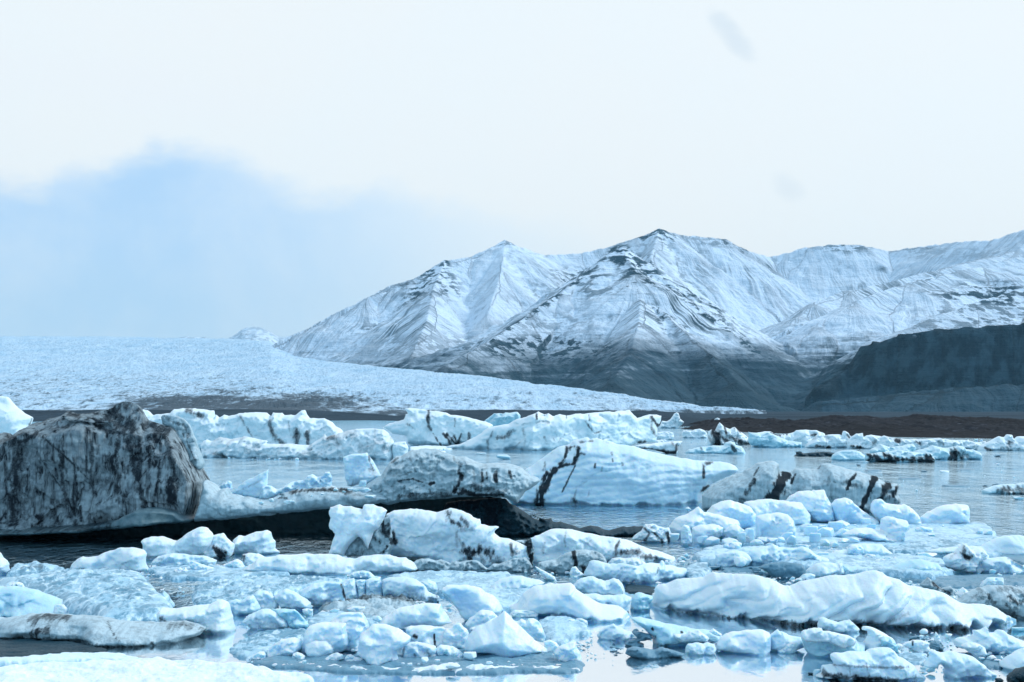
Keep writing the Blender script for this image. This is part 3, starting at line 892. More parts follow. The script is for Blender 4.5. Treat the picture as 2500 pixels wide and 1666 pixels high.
# terraces of harder rock
ter = np.sin(Z_ / 17.0 + 1.5 * fbm(X_ / 400, Yv / 400, 0, 57, 3))
Z_ = Z_ + 1.8 * ter * sstep(fbm(X_ / 500, Yv / 500, 0, 56, 3), -.2, .4)
foot = 4 + .006 * (Yv - 2900)
Z_ = np.maximum(Z_, foot - 12)
Z_ = np.where(GX.ravel() < 625, np.minimum(Z_, -6 + (GX.ravel() - 430) * .5), Z_)
pyv = YH - (Z_ - HC) / Yv * F
GXr = GX.ravel()
rk = np.zeros(X_.shape)
for (cx_, cy_, rx, ry, k) in [(1513, 624, 40, 30, 1.6), (1570, 655, 50, 40, 1.1), (2420, 720, 160, 40, 1.0), (1430, 672, 90, 26, .9), (1330, 790, 160, 40, .5), (1060, 670, 50, 34, 1.0), (1020, 710, 60, 40, .7), (1565, 680, 70, 45, .95), (1430, 700, 110, 35, .7), (1080, 690, 60, 50, .9), (1610, 580, 70, 30, .8), (1740, 590, 80, 14, .6), (2060, 605, 90, 16, .8),
                              (1330, 860, 260, 45, 1.0), (1560, 850, 160, 40, .6), (1720, 880, 130, 40, .7), (1870, 870, 60, 40, .8), (1000, 850, 160, 40, .6), (2400, 770, 200, 60, .75), (1232, 595, 30, 14, .7), (2330, 620, 200, 20, .4)]:
    r_ = np.hypot((GXr - cx_) / rx, (pyv - cy_) / ry)
    rk = np.maximum(rk, k * (1 - sstep(r_ + .3 * fbm(X_ / 120, Yv / 120, 0, 58, 3), .4, 1.3)))
bare_ = np.full(X_.shape, .5)
for (cx_, cy_, rx, ry, k) in [(980, 760, 150, 90, .95), (1800, 640, 130, 50, .95), (1480, 700, 170, 90, .9), (1650, 760, 130, 80, .85), (2150, 690, 240, 45, .85), (1450, 640, 60, 30, .8), (1150, 720, 90, 90, .35), (2080, 660, 120, 40, .4), (2050, 840, 130, 50, .2), (1600, 830, 120, 40, .4)]:
    r_ = np.hypot((GXr - cx_) / rx, (pyv - cy_) / ry)
    m_ = 1 - sstep(r_, .5, 1.2)
    bare_ = bare_ * (1 - m_) + k * m_
front_ = Yv < 5800
for pl, wd, k, fr in [([(1515, 604), (1560, 642), (1620, 692), (1700, 752), (1790, 812), (1850, 860)], 11, 1.2, True), ([(1515, 604), (1440, 662), (1370, 715), (1290, 772), (1200, 832)], 9, 1.0, True), ([(1500, 620), (1560, 665), (1600, 690)], 30, 1.1, True),
                      ([(1085, 642), (1060, 680), (1000, 730)], 16, 1.0, False), ([(1560, 580), (1608, 562), (1640, 580)], 12, 1.0, False), ([(1760, 588), (1820, 612)], 7, .8, False)]:
    Pq = np.array(pl, float)
    near_ = np.zeros(X_.shape, bool) | (front_ if fr else ~front_)
    ix_ = np.nonzero(near_)[0]
    dd_, _, _ = seg_dist(GXr[ix_], pyv[ix_], Pq[:-1], Pq[1:])
    rk[ix_] = np.maximum(rk[ix_], k * (1 - sstep(dd_ + wd * .5 * fbm(X_[ix_] / 60, Yv[ix_] / 60, 0, 59, 3), wd * .3, wd * 1.3)))
bare_ = np.where(front_, bare_, bare_ * .95)
m_ = front_ * (1 - sstep(np.hypot((GXr - 1660) / 150, (pyv - 760) / 80), .5, 1.1))
bare_ = bare_ * (1 - m_) + 1.0 * m_
link('mountains', make_mesh('mountains', np.stack([X_, Yv, Z_], 1), grid_faces(*GX.shape), M['mountain'], {'flow': flow, 'down': down, 'rocky': rk, 'wgt': wgt, 'bare': bare_, 'cliff': sstep(stp, .9, 1.2)}), kind='structure')

# a faint snowy peak beyond the glacier
cols = np.linspace(430, 800, 150); drows = np.linspace(11500, 14500, 90)
GX, D = np.meshgrid(cols, drows)
ty = np.interp(GX, [430, 520, 555, 580, 600, 625, 645, 665, 680, 800], [826, 824, 823, 812, 800, 796, 801, 812, 822, 832])
zt = HC + (YH - ty) / F * 13000
X_ = (GX - 1250) / F * D
Z_ = zt - np.abs(D - 13000) * .35 + 30 * fbm(X_ / 180, D / 180, 0, 61, 5, .6)
Z_ = np.maximum(Z_, -9)
link('distant_peak', make_mesh('distant_peak', np.stack([X_.ravel(), D.ravel(), Z_.ravel()], 1), grid_faces(*GX.shape), M['mountain'], {'flow': X_.ravel(), 'down': D.ravel(), 'rocky': .3 + 0 * X_.ravel(), 'bare': .5 + 0 * X_.ravel(), 'wgt': 0 * X_.ravel()}), kind='structure')  # rocky and bare amounts grey the snow, painting in its haze

# haze: one closed box of thin even air round camera and scene
hm = bpy.data.materials.new('haze_air'); hm.use_nodes = True
h = NT(hm.node_tree)
ho = h.n('ShaderNodeOutputMaterial'); pv = h.n('ShaderNodeVolumePrincipled')
pv.inputs['Color'].default_value = (.42, .78, 1.0, 1)
pv.inputs['Density'].default_value = 2.1e-5
pv.inputs['Anisotropy'].default_value = .1
h.t.links.new(pv.outputs[0], ho.inputs['Volume'])
bx = np.array([(x, y, z) for x in (-16500, 16500) for y in (-200, 15800) for z in (-14, 1250)], float)
fc = np.array([(0, 1, 3, 2), (4, 6, 7, 5), (0, 4, 5, 1), (2, 3, 7, 6), (0, 2, 6, 4), (1, 5, 7, 3)])
link('haze', make_mesh('haze', bx, fc, hm, smooth=False), kind='stuff')
# ------------------------------------------------------------------ far bergs
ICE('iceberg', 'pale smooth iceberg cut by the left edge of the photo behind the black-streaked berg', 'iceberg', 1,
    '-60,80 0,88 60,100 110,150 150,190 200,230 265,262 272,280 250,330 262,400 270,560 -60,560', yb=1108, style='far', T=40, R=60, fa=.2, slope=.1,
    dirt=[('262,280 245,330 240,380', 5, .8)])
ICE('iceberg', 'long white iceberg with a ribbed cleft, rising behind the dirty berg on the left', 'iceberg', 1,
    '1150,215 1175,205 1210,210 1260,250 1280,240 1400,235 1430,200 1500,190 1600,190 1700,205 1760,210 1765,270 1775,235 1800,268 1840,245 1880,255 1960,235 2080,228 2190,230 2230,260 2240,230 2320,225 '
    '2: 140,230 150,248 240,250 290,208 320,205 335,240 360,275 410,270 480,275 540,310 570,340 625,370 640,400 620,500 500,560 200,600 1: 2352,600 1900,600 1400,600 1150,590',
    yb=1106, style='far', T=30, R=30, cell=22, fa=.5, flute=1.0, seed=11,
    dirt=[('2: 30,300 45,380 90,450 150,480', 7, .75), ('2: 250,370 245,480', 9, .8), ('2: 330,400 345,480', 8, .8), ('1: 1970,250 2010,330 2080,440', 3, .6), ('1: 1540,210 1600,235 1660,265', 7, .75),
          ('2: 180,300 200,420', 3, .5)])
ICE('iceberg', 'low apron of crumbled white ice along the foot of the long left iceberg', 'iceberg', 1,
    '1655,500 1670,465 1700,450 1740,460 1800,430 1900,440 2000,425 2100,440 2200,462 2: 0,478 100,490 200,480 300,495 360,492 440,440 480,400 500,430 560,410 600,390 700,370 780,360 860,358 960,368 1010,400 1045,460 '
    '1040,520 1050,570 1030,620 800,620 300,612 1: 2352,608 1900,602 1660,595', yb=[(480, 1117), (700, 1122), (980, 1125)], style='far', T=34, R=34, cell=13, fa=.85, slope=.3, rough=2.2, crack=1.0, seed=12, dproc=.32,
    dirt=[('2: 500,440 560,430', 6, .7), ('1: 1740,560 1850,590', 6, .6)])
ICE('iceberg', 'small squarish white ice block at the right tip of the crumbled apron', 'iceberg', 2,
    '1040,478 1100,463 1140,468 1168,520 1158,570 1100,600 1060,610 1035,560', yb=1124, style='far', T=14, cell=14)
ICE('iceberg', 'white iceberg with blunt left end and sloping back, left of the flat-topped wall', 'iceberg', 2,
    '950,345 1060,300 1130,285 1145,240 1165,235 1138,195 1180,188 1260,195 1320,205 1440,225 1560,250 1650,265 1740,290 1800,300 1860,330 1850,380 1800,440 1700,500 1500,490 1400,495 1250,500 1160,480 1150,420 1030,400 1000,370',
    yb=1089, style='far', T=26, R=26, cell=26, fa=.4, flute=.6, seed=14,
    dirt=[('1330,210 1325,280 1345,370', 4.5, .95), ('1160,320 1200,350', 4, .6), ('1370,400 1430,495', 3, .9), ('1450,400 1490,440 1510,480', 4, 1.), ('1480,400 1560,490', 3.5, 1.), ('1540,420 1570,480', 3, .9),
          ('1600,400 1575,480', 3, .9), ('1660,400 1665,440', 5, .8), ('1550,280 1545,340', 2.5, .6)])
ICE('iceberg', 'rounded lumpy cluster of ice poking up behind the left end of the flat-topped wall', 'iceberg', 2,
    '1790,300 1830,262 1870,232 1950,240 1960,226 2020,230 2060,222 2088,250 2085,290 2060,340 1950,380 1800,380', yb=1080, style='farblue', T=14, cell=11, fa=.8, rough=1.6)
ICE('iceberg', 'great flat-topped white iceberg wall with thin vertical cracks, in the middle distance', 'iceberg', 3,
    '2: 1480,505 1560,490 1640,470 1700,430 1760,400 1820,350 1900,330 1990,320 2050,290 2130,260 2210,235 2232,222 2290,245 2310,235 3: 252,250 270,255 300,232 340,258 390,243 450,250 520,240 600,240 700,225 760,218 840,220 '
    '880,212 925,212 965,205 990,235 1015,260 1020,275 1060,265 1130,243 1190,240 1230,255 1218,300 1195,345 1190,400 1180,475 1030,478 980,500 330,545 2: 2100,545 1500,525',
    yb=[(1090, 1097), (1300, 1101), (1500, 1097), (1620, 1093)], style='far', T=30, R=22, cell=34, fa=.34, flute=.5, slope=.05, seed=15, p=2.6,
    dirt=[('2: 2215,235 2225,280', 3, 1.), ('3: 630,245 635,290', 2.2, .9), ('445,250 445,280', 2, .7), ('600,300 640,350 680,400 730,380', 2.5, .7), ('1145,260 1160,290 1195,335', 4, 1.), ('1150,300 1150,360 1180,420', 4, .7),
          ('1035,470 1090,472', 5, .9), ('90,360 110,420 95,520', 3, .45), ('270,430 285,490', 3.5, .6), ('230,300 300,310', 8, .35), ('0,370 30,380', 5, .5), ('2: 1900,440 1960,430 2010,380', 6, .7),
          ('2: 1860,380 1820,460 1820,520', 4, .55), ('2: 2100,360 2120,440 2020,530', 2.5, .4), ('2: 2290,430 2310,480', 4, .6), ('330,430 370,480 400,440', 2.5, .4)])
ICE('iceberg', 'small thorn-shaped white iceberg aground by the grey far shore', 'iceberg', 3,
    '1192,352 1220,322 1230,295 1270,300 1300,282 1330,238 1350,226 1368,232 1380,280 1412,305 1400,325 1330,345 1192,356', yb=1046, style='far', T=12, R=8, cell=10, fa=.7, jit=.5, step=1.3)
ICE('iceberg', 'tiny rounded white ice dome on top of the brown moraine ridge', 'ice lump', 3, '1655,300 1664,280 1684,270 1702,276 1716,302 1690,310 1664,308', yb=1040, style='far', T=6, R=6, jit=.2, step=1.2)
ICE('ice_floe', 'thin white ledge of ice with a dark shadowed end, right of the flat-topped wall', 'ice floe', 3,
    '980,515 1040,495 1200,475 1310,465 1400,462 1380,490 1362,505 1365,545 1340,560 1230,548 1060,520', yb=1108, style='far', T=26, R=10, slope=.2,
    dirt=[('1060,530 1230,550 1340,556', 6, 1.), ('1350,500 1352,540', 7, 1.), ('1310,470 1330,500', 4, .7)])  # dark strokes paint the shade on its end and underside
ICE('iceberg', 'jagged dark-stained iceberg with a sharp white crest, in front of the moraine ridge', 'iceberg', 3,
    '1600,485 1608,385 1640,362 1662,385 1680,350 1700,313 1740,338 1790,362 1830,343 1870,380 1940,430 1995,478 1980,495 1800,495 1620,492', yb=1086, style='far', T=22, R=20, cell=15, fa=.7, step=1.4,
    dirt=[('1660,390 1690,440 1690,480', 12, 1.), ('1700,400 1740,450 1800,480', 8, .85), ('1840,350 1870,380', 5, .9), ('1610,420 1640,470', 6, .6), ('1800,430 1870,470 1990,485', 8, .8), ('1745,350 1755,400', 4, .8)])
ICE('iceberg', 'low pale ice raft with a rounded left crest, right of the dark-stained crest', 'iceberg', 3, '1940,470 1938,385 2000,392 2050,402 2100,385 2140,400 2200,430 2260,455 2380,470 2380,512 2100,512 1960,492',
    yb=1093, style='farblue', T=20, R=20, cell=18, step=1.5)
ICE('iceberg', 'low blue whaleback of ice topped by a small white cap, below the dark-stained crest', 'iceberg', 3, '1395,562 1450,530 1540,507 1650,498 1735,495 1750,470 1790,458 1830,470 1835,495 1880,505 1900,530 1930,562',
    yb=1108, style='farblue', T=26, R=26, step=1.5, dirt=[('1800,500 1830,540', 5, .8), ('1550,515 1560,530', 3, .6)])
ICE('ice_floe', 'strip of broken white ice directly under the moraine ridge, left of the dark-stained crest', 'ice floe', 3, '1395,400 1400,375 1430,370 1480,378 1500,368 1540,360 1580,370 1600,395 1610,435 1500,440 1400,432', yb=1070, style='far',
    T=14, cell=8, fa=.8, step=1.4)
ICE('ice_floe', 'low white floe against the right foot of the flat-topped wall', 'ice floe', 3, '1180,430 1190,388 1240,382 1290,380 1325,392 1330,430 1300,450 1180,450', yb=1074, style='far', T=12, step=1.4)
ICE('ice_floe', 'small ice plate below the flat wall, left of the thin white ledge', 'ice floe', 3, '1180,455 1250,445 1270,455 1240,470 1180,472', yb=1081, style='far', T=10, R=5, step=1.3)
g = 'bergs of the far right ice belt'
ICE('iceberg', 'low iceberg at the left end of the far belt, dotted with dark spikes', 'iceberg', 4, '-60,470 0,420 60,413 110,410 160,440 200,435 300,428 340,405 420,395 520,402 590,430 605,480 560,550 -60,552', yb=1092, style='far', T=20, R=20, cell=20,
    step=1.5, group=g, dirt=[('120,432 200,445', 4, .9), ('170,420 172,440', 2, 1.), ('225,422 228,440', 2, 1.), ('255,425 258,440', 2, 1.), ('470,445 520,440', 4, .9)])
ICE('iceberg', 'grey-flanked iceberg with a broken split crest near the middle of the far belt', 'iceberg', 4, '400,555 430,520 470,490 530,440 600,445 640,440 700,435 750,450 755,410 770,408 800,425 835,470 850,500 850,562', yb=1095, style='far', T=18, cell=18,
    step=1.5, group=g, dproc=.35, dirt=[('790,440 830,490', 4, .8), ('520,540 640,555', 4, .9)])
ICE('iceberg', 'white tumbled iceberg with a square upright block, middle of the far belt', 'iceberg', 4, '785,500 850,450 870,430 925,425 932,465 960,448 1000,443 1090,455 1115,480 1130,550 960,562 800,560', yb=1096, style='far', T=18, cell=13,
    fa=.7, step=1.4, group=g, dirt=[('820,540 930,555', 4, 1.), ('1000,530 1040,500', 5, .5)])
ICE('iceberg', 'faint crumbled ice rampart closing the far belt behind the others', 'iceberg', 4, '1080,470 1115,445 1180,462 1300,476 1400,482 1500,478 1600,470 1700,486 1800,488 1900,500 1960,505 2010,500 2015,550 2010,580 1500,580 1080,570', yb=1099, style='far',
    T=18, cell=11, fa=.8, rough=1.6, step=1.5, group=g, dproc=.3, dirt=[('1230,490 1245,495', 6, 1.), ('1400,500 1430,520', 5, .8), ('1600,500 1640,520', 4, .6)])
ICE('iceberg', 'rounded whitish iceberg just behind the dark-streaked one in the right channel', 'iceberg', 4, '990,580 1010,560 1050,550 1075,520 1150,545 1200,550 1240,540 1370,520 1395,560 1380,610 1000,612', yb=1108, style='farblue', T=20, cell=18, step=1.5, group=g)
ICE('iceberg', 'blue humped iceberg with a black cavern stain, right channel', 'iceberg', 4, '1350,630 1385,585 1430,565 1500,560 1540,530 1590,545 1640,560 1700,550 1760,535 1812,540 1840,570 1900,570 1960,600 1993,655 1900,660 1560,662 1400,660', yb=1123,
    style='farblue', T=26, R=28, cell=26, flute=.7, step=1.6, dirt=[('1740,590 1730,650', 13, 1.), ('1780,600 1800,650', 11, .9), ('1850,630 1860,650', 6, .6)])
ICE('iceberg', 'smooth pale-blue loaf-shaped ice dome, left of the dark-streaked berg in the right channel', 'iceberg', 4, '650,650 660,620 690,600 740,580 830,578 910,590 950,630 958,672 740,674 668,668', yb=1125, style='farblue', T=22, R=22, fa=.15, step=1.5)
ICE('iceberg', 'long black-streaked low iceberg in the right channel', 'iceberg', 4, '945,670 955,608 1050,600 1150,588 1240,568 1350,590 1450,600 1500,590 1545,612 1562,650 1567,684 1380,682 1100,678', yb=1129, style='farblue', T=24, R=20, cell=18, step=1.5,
    dirt=[('960,610 1010,640 960,668', 10, 1.), ('1030,625 1080,660', 9, 1.), ('1120,615 1200,650', 8, 1.), ('1100,675 1300,660 1560,680', 6, 1.), ('1500,640 1550,660', 10, 1.), ('1350,645 1450,650', 4, .8)])
ICE('ice_floe', 'thin black sliver of ice with a knobby left end, right channel', 'ice floe', 4, '285,630 340,612 335,592 380,588 400,605 480,598 600,592 680,602 665,630 400,634', yb=1115, style='glass', T=18, R=8, step=1.4)
ICE('iceberg', 'white iceberg with three small towers at the right edge of the far belt', 'iceberg', 4, '1930,575 1960,540 2040,500 2100,470 2130,458 2180,462 2200,440 2240,443 2262,482 2290,458 2352,455 2420,450 2420,582 2000,580', yb=1101, style='far', T=26, R=22, cell=18,
    step=1.5, dirt=[('2010,560 2060,575', 5, .8), ('2230,520 2235,575', 9, .7), ('2150,560 2350,570', 4, .5)])
ICE('ice_floe', 'low grey-streaked blue floe alone at the right edge of the open channel', 'ice floe', 4, '1985,935 2060,905 2100,888 2200,872 2352,868 2420,868 2420,975 2180,972 2000,962', yb=1208, style='farblue', T=40, R=22, fa=.15,
    dirt=[('2160,930 2300,925 2420,930', 12, .8), ('2200,960 2420,965', 6, .9)])
g = 'small ice scraps drifting in the right channel'
LB = ['pale scrap with a tiny raised right end, mid right channel', 'thin dark scrap left of the pale scrap with the raised end', 'tiny dark scrap just below the smooth loaf-shaped dome', 'thin dark scrap right of the blue humped iceberg',
      'dark scrap at the end of the longest wet raft', 'tiny dark scrap midway along the longest wet raft', 'pale blue scrap below the grey-streaked floe at the right edge']
for lb, (a, b, w_, h_, st) in zip(LB, [(1650, 770, 80, 18, 'far'), (1470, 765, 60, 8, 'slate'), (890, 706, 40, 7, 'slate'), (2115, 628, 60, 10, 'slate'), (2105, 884, 60, 14, 'slate'), (2010, 889, 40, 8, 'slate'), (2300, 1010, 90, 26, 'farblue')]):
    CHUNK('ice_scrap', lb, 'ice scrap', 1850 + a / 3.62, 940 + b / 3.62 + 2, w_ / 3.62, h_ / 3.62 + 1, st, group=g)
for lb, (a, b, w_) in zip(['short dark raft right of the raised-end scrap', 'thin wet raft right of the black-banded berg', 'longest thin wet raft, just above the grey-streaked floe', 'pale wet raft directly behind the black-banded berg'], [(1840, 745, 160), (1340, 822, 220), (1750, 887, 270), (1020, 752, 170)]):
    FLOE('ice_floe', lb, 'ice floe', 4, f'{a-w_/2},{b} {a-w_/4},{b-7} {a+w_/4},{b-8} {a+w_/2},{b-1} {a+w_/4},{b+5} {a-w_/4},{b+6}', H=.1, style='slate', step=1.4, edge=4, jit=.4, group='flat rafts in the right channel')
CHUNK('ice_scrap', 'small cone of white ice drifting before the flat-topped wall', 'ice scrap', 650 + 1945 / 3.36, 940 + 612 / 3.36, 34, 12, 'farblue')
CHUNK('ice_scrap', 'flat little ice scrap left of the white cone before the flat-topped wall', 'ice scrap', 650 + 1760 / 3.36, 940 + 572 / 3.36, 26, 5, 'far')
FLOE('ice_floe', 'thin pale ice sheet between the apron and the flat-topped wall', 'ice floe', 2, '1180,505 1300,495 1470,500 1560,515 1500,525 1350,520 1480,545 1300,550 1180,530', H=.15, style='far', step=1.6, edge=5, jit=.5)
FLOE('ice_floe', 'narrow white ice strip on the far blue water by the grey hills', 'ice floe', 2, '950,345 1040,330 1060,345 1000,355', H=.3, style='far', step=1.4, edge=3, jit=.3)

# ------------------------------------------------------------------ the black-streaked berg and its shelf: one frozen body
root = thing('dirty_iceberg', 'huge black-streaked grey iceberg at the left edge, its low shelf ending in a rubbly hump', 'iceberg', (-14, 58, 0))
ICE('ice_wall', None, None, 1,
    '-160,440 -60,410 0,400 50,390 85,398 100,430 150,380 200,350 280,318 380,290 500,250 565,215 640,235 720,240 770,228 830,215 880,205 930,190 960,160 1000,140 1090,145 1130,165 1160,200 1190,250 1210,290 1270,310 1330,325 1400,345 '
    '1450,385 1500,470 1560,580 1620,680 1650,740 1670,790 1665,880 1655,960 1620,1050 1608,1110 1300,1130 1000,1165 700,1185 500,1200 0,1228 -160,1235',
    yb=1320, parent=root, style='dirty', T=95, R=30, p=2.6, cell=110, fa=.24, ledge=PT(1, '-200,480 110,482 330,400 480,430 620,372 715,345 780,375 1040,412 1300,415 1400,425 1500,540 1670,800'), slope=.08, flute=3.0, rough=1.3, closed=True, seed=77, jit=1.2, gap=0,
    dirt=[('-60,500 40,700 0,1000', 75, .42), ('300,560 420,800 400,1050', 75, .42), ('750,480 700,700', 55, .34), ('650,900 800,850', 40, .25), ('150,500 160,1100', 40, .5), ('600,330 900,300', 40, .35), ('100,470 130,500 130,620 110,760 105,900 110,1080', 20, 0.86), ('180,480 190,700 170,900 200,1050', 25, 0.65), ('250,500 270,700 280,900', 20, 0.52), ('350,420 420,490 500,560 560,610 640,690 720,770', 4.375, 0.86),
          ('430,740 500,840 560,950 620,1080', 3.75, 0.86), ('500,590 520,700 500,820', 10, 0.86), ('530,850 540,1000 580,1080', 11.25, 0.77), ('600,600 620,760 600,900 610,1050', 5, 0.86), ('740,450 760,620 740,700 770,900', 7.5, 0.77),
          ('800,770 880,790 920,800', 13.75, 0.69), ('955,500 950,620 965,760 960,900 975,960', 10, 0.86), ('1050,440 1100,640 1150,850 1185,1000', 13.75, 0.86), ('1080,420 1120,560 1160,700', 13.75, 0.69), ('1350,430 1390,560 1430,700 1450,860', 11.25, 0.77),
          ('1000,150 980,180 940,215', 15, 0.86), ('1060,150 1040,190', 12.5, 0.86), ('560,225 600,245 640,260', 13.75, 0.86), ('880,260 1000,270 1080,300', 17.5, 0.86), ('900,300 1000,340 1090,370', 15, 0.86), ('1040,310 1090,350', 15, 0.86),
          ('780,345 900,380 1040,405', 7.5, 0.86), ('1210,320 1300,350 1390,380', 12.5, 0.86), ('1260,400 1380,410', 6.25, 0.86), ('1230,330 1300,380', 12.5, 0.86), ('0,1140 100,1120 210,1105', 6.25, 0.86), ('120,470 200,460 300,410', 10, 0.86),
          ('660,1000 665,1120', 5, 0.86), ('470,960 460,1100', 8.75, 0.69), ('380,300 430,360 500,350', 5, 0.6), ('820,220 840,300', 3.75, 0.52), ('900,560 930,640', 5, 0.69), ('1640,820 1660,900 1610,1080', 8.75, 0.69), ('480,350 560,340', 7.5, 0.77),
          ('1200,450 1220,560', 5, 0.43), ('1300,600 1320,760', 5, 0.34), ('320,180 300,1000', .1, 0), ('0,470 60,450 110,440', 7.5, 0.69), ('700,300 720,340', 7.5, 0.69), ('1400,980 1430,1090', 7.5, 0.52)])
ICE('ice_slab', 'light grey leaning slab on the right shoulder', None, 1,
    '1318,260 1340,243 1430,247 1500,270 1530,300 1580,380 1610,460 1640,540 1665,600 1682,645 1665,685 1640,700 1600,670 1560,600 1500,500 1450,420 1400,350 1330,325', yb=1322, parent=root, style='grey', T=20, R=16, closed=True,
    fa=.3, flute=.8, gap=2.4, seed=78, dirt=[('1360,260 1400,300 1500,330', 6, .6), ('1530,350 1540,420', 9, .7), ('1500,400 1560,520 1600,620', 3, .7)])
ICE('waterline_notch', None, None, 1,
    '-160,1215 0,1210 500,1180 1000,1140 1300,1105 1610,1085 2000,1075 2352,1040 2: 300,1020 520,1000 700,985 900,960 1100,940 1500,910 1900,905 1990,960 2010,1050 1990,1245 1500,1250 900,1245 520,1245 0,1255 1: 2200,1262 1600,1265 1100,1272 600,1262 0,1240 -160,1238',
    yb=[(0, 1311), (300, 1318), (500, 1316), (900, 1310)], parent=root, style='under', T=6, R=30, fa=.15, slope=0, gap=1.5, seed=79, rough=1.6)  # black fill standing in for the shade below the shelf
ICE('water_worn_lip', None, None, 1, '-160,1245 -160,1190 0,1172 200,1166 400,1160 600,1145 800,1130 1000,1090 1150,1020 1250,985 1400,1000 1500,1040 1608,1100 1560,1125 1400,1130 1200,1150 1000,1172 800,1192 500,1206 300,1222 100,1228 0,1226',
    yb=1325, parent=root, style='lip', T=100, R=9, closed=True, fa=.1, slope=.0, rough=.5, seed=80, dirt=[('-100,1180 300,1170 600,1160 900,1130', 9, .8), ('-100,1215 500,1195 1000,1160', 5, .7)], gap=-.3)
ICE('ice_shelf', None, None, 1,
    '1600,1120 1620,1060 1645,990 1660,880 1672,790 1700,780 1740,800 1780,830 1810,860 1870,840 1900,900 1960,905 2100,930 2160,950 2250,950 2330,905 2: 20,890 80,900 150,880 240,860 330,850 430,840 520,830 620,845 700,840 780,850 '
    '860,860 960,880 1040,920 1000,955 900,975 800,1003 650,1010 520,1018 300,1040 0,1062 1: 2352,1056 2000,1090 1800,1110',
    yb=1323, parent=root, style='grey', T=46, R=38, closed=True, fa=.18, slope=.45, seed=81, rough=1.4,
    dirt=[('1: 2160,930 2280,925 2352,930', 4, .9), ('2: 200,880 400,860 600,870 700,880', 7, .9), ('2: 480,870 560,850 660,860', 6, 1.), ('2: 700,900 860,910', 6, .5), ('2: 790,850 900,860', 5, .6),
          ('1: 1700,1000 1800,1060 2000,1080', 6, .25)])
ICE('ice_hump', 'rubbly grey-white hump with dirt-lined hollows', None, 2,
    '790,870 830,815 900,770 950,740 980,690 1010,640 1060,590 1110,580 1150,555 1200,535 1290,525 1400,530 1480,560 1560,590 1640,590 1720,630 1800,650 1870,640 1950,640 2040,655 2110,690 2170,740 2230,760 2250,790 2200,830 '
    '2130,880 2060,970 1960,925 1900,925 1750,915 1600,920 1540,928 1400,938 1250,950 1100,965 1000,985 880,960 800,930', yb=1320, parent=root, style='grey', T=44, R=42, closed=True, cell=20, fa=.6, slope=.5, rough=2.4, crack=1.2, seed=82,
    dproc=.35, dirt=[('1080,790 1200,770 1280,800', 3, .9), ('1330,815 1380,805', 5, 1.1), ('1590,720 1600,780 1560,850 1620,880 1700,890', 8, 1.), ('1540,880 1700,905 1950,900', 6, 1.), ('1880,715 1890,790', 7, 1.1), ('1770,720 1775,790', 4, 1.),
                     ('1810,720 1820,790', 4, .9), ('2000,715 2010,760', 5, .9), ('1700,700 1710,780', 3, .7), ('1340,860 1345,890', 4, .8), ('1130,830 1130,890', 5, .6), ('1100,920 1300,905 1500,900', 10, .75), ('1700,840 1950,880', 12, .7),
                     ('1540,600 1560,640 1600,660', 6, .6), ('1180,600 1220,700', 3, .6), ('1030,640 1080,600', 3, .7), ('1240,620 1330,640 1460,610', 4, .5), ('1890,800 1895,850', 5, .6), ('1160,720 1230,710', 3, .7)])
ICE('ice_block', 'tall squarish pale block standing on the shelf', None, 2, '628,592 700,570 770,562 830,553 850,580 880,620 910,680 940,745 900,790 830,815 760,820 700,838 668,828 650,760 640,680', yb=1314, parent=root, style='soft', T=22, R=14, closed=True, fa=.3,
    seed=83, gap=1.6, dirt=[('840,560 850,640 880,700', 3, .7), ('860,700 900,730', 8, .35), ('700,830 715,780', 3, .5)])
ICE('ice_wedge', 'pale sharp wedge pointing up on the shelf', None, 1, '1905,890 1950,835 2010,790 2100,745 2208,692 2195,790 2185,860 2170,935 2100,930 2000,912', yb=1315, parent=root, style='soft', T=14, R=14, closed=True, fa=.2, seed=84, gap=1.2,
    dirt=[('1940,880 2050,830 2150,780', 3, .35)])
ICE('ice_fin', 'small pale fin left of the wedge', None, 1, '1780,840 1830,800 1880,785 1900,800 1905,850 1890,900 1820,900', yb=1315, parent=root, style='soft', T=12, closed=True, gap=1.6)
ICE('ice_pile', 'pile of pale lumps between wedge and block', None, 2,
    '-60,940 -40,830 0,822 40,830 90,860 130,840 200,800 260,785 310,780 340,740 380,730 420,760 470,740 480,715 520,712 545,790 540,830 600,845 640,850 620,880 500,890 350,905 230,920 100,900 40,940', yb=1318, parent=root, style='soft', T=20, R=16,
    closed=True, cell=13, fa=.9, rough=1.8, seed=85, gap=1.4, dirt=[('240,900 400,890 600,870', 3, .7), ('560,850 620,860', 4, .8)])
for (a, b, w_, h_) in [(175, 978, 70, 34), (215, 968, 40, 22), (640, 885, 30, 18), (690, 865, 50, 20), (570, 870, 36, 26), (815, 885, 90, 42), (790, 835, 70, 52), (740, 880, 60, 30), (460, 905, 34, 18),
                       (40, 960, 44, 30), (370, 918, 26, 14), (-40, 985, 40, 26), (850, 930, 90, 26)]:
    LUMP('ice_lump', 650 + a / 3.36, 940 + b / 3.36, w_ / 3.36, h_ / 3.36, 64.6, 'soft', root)

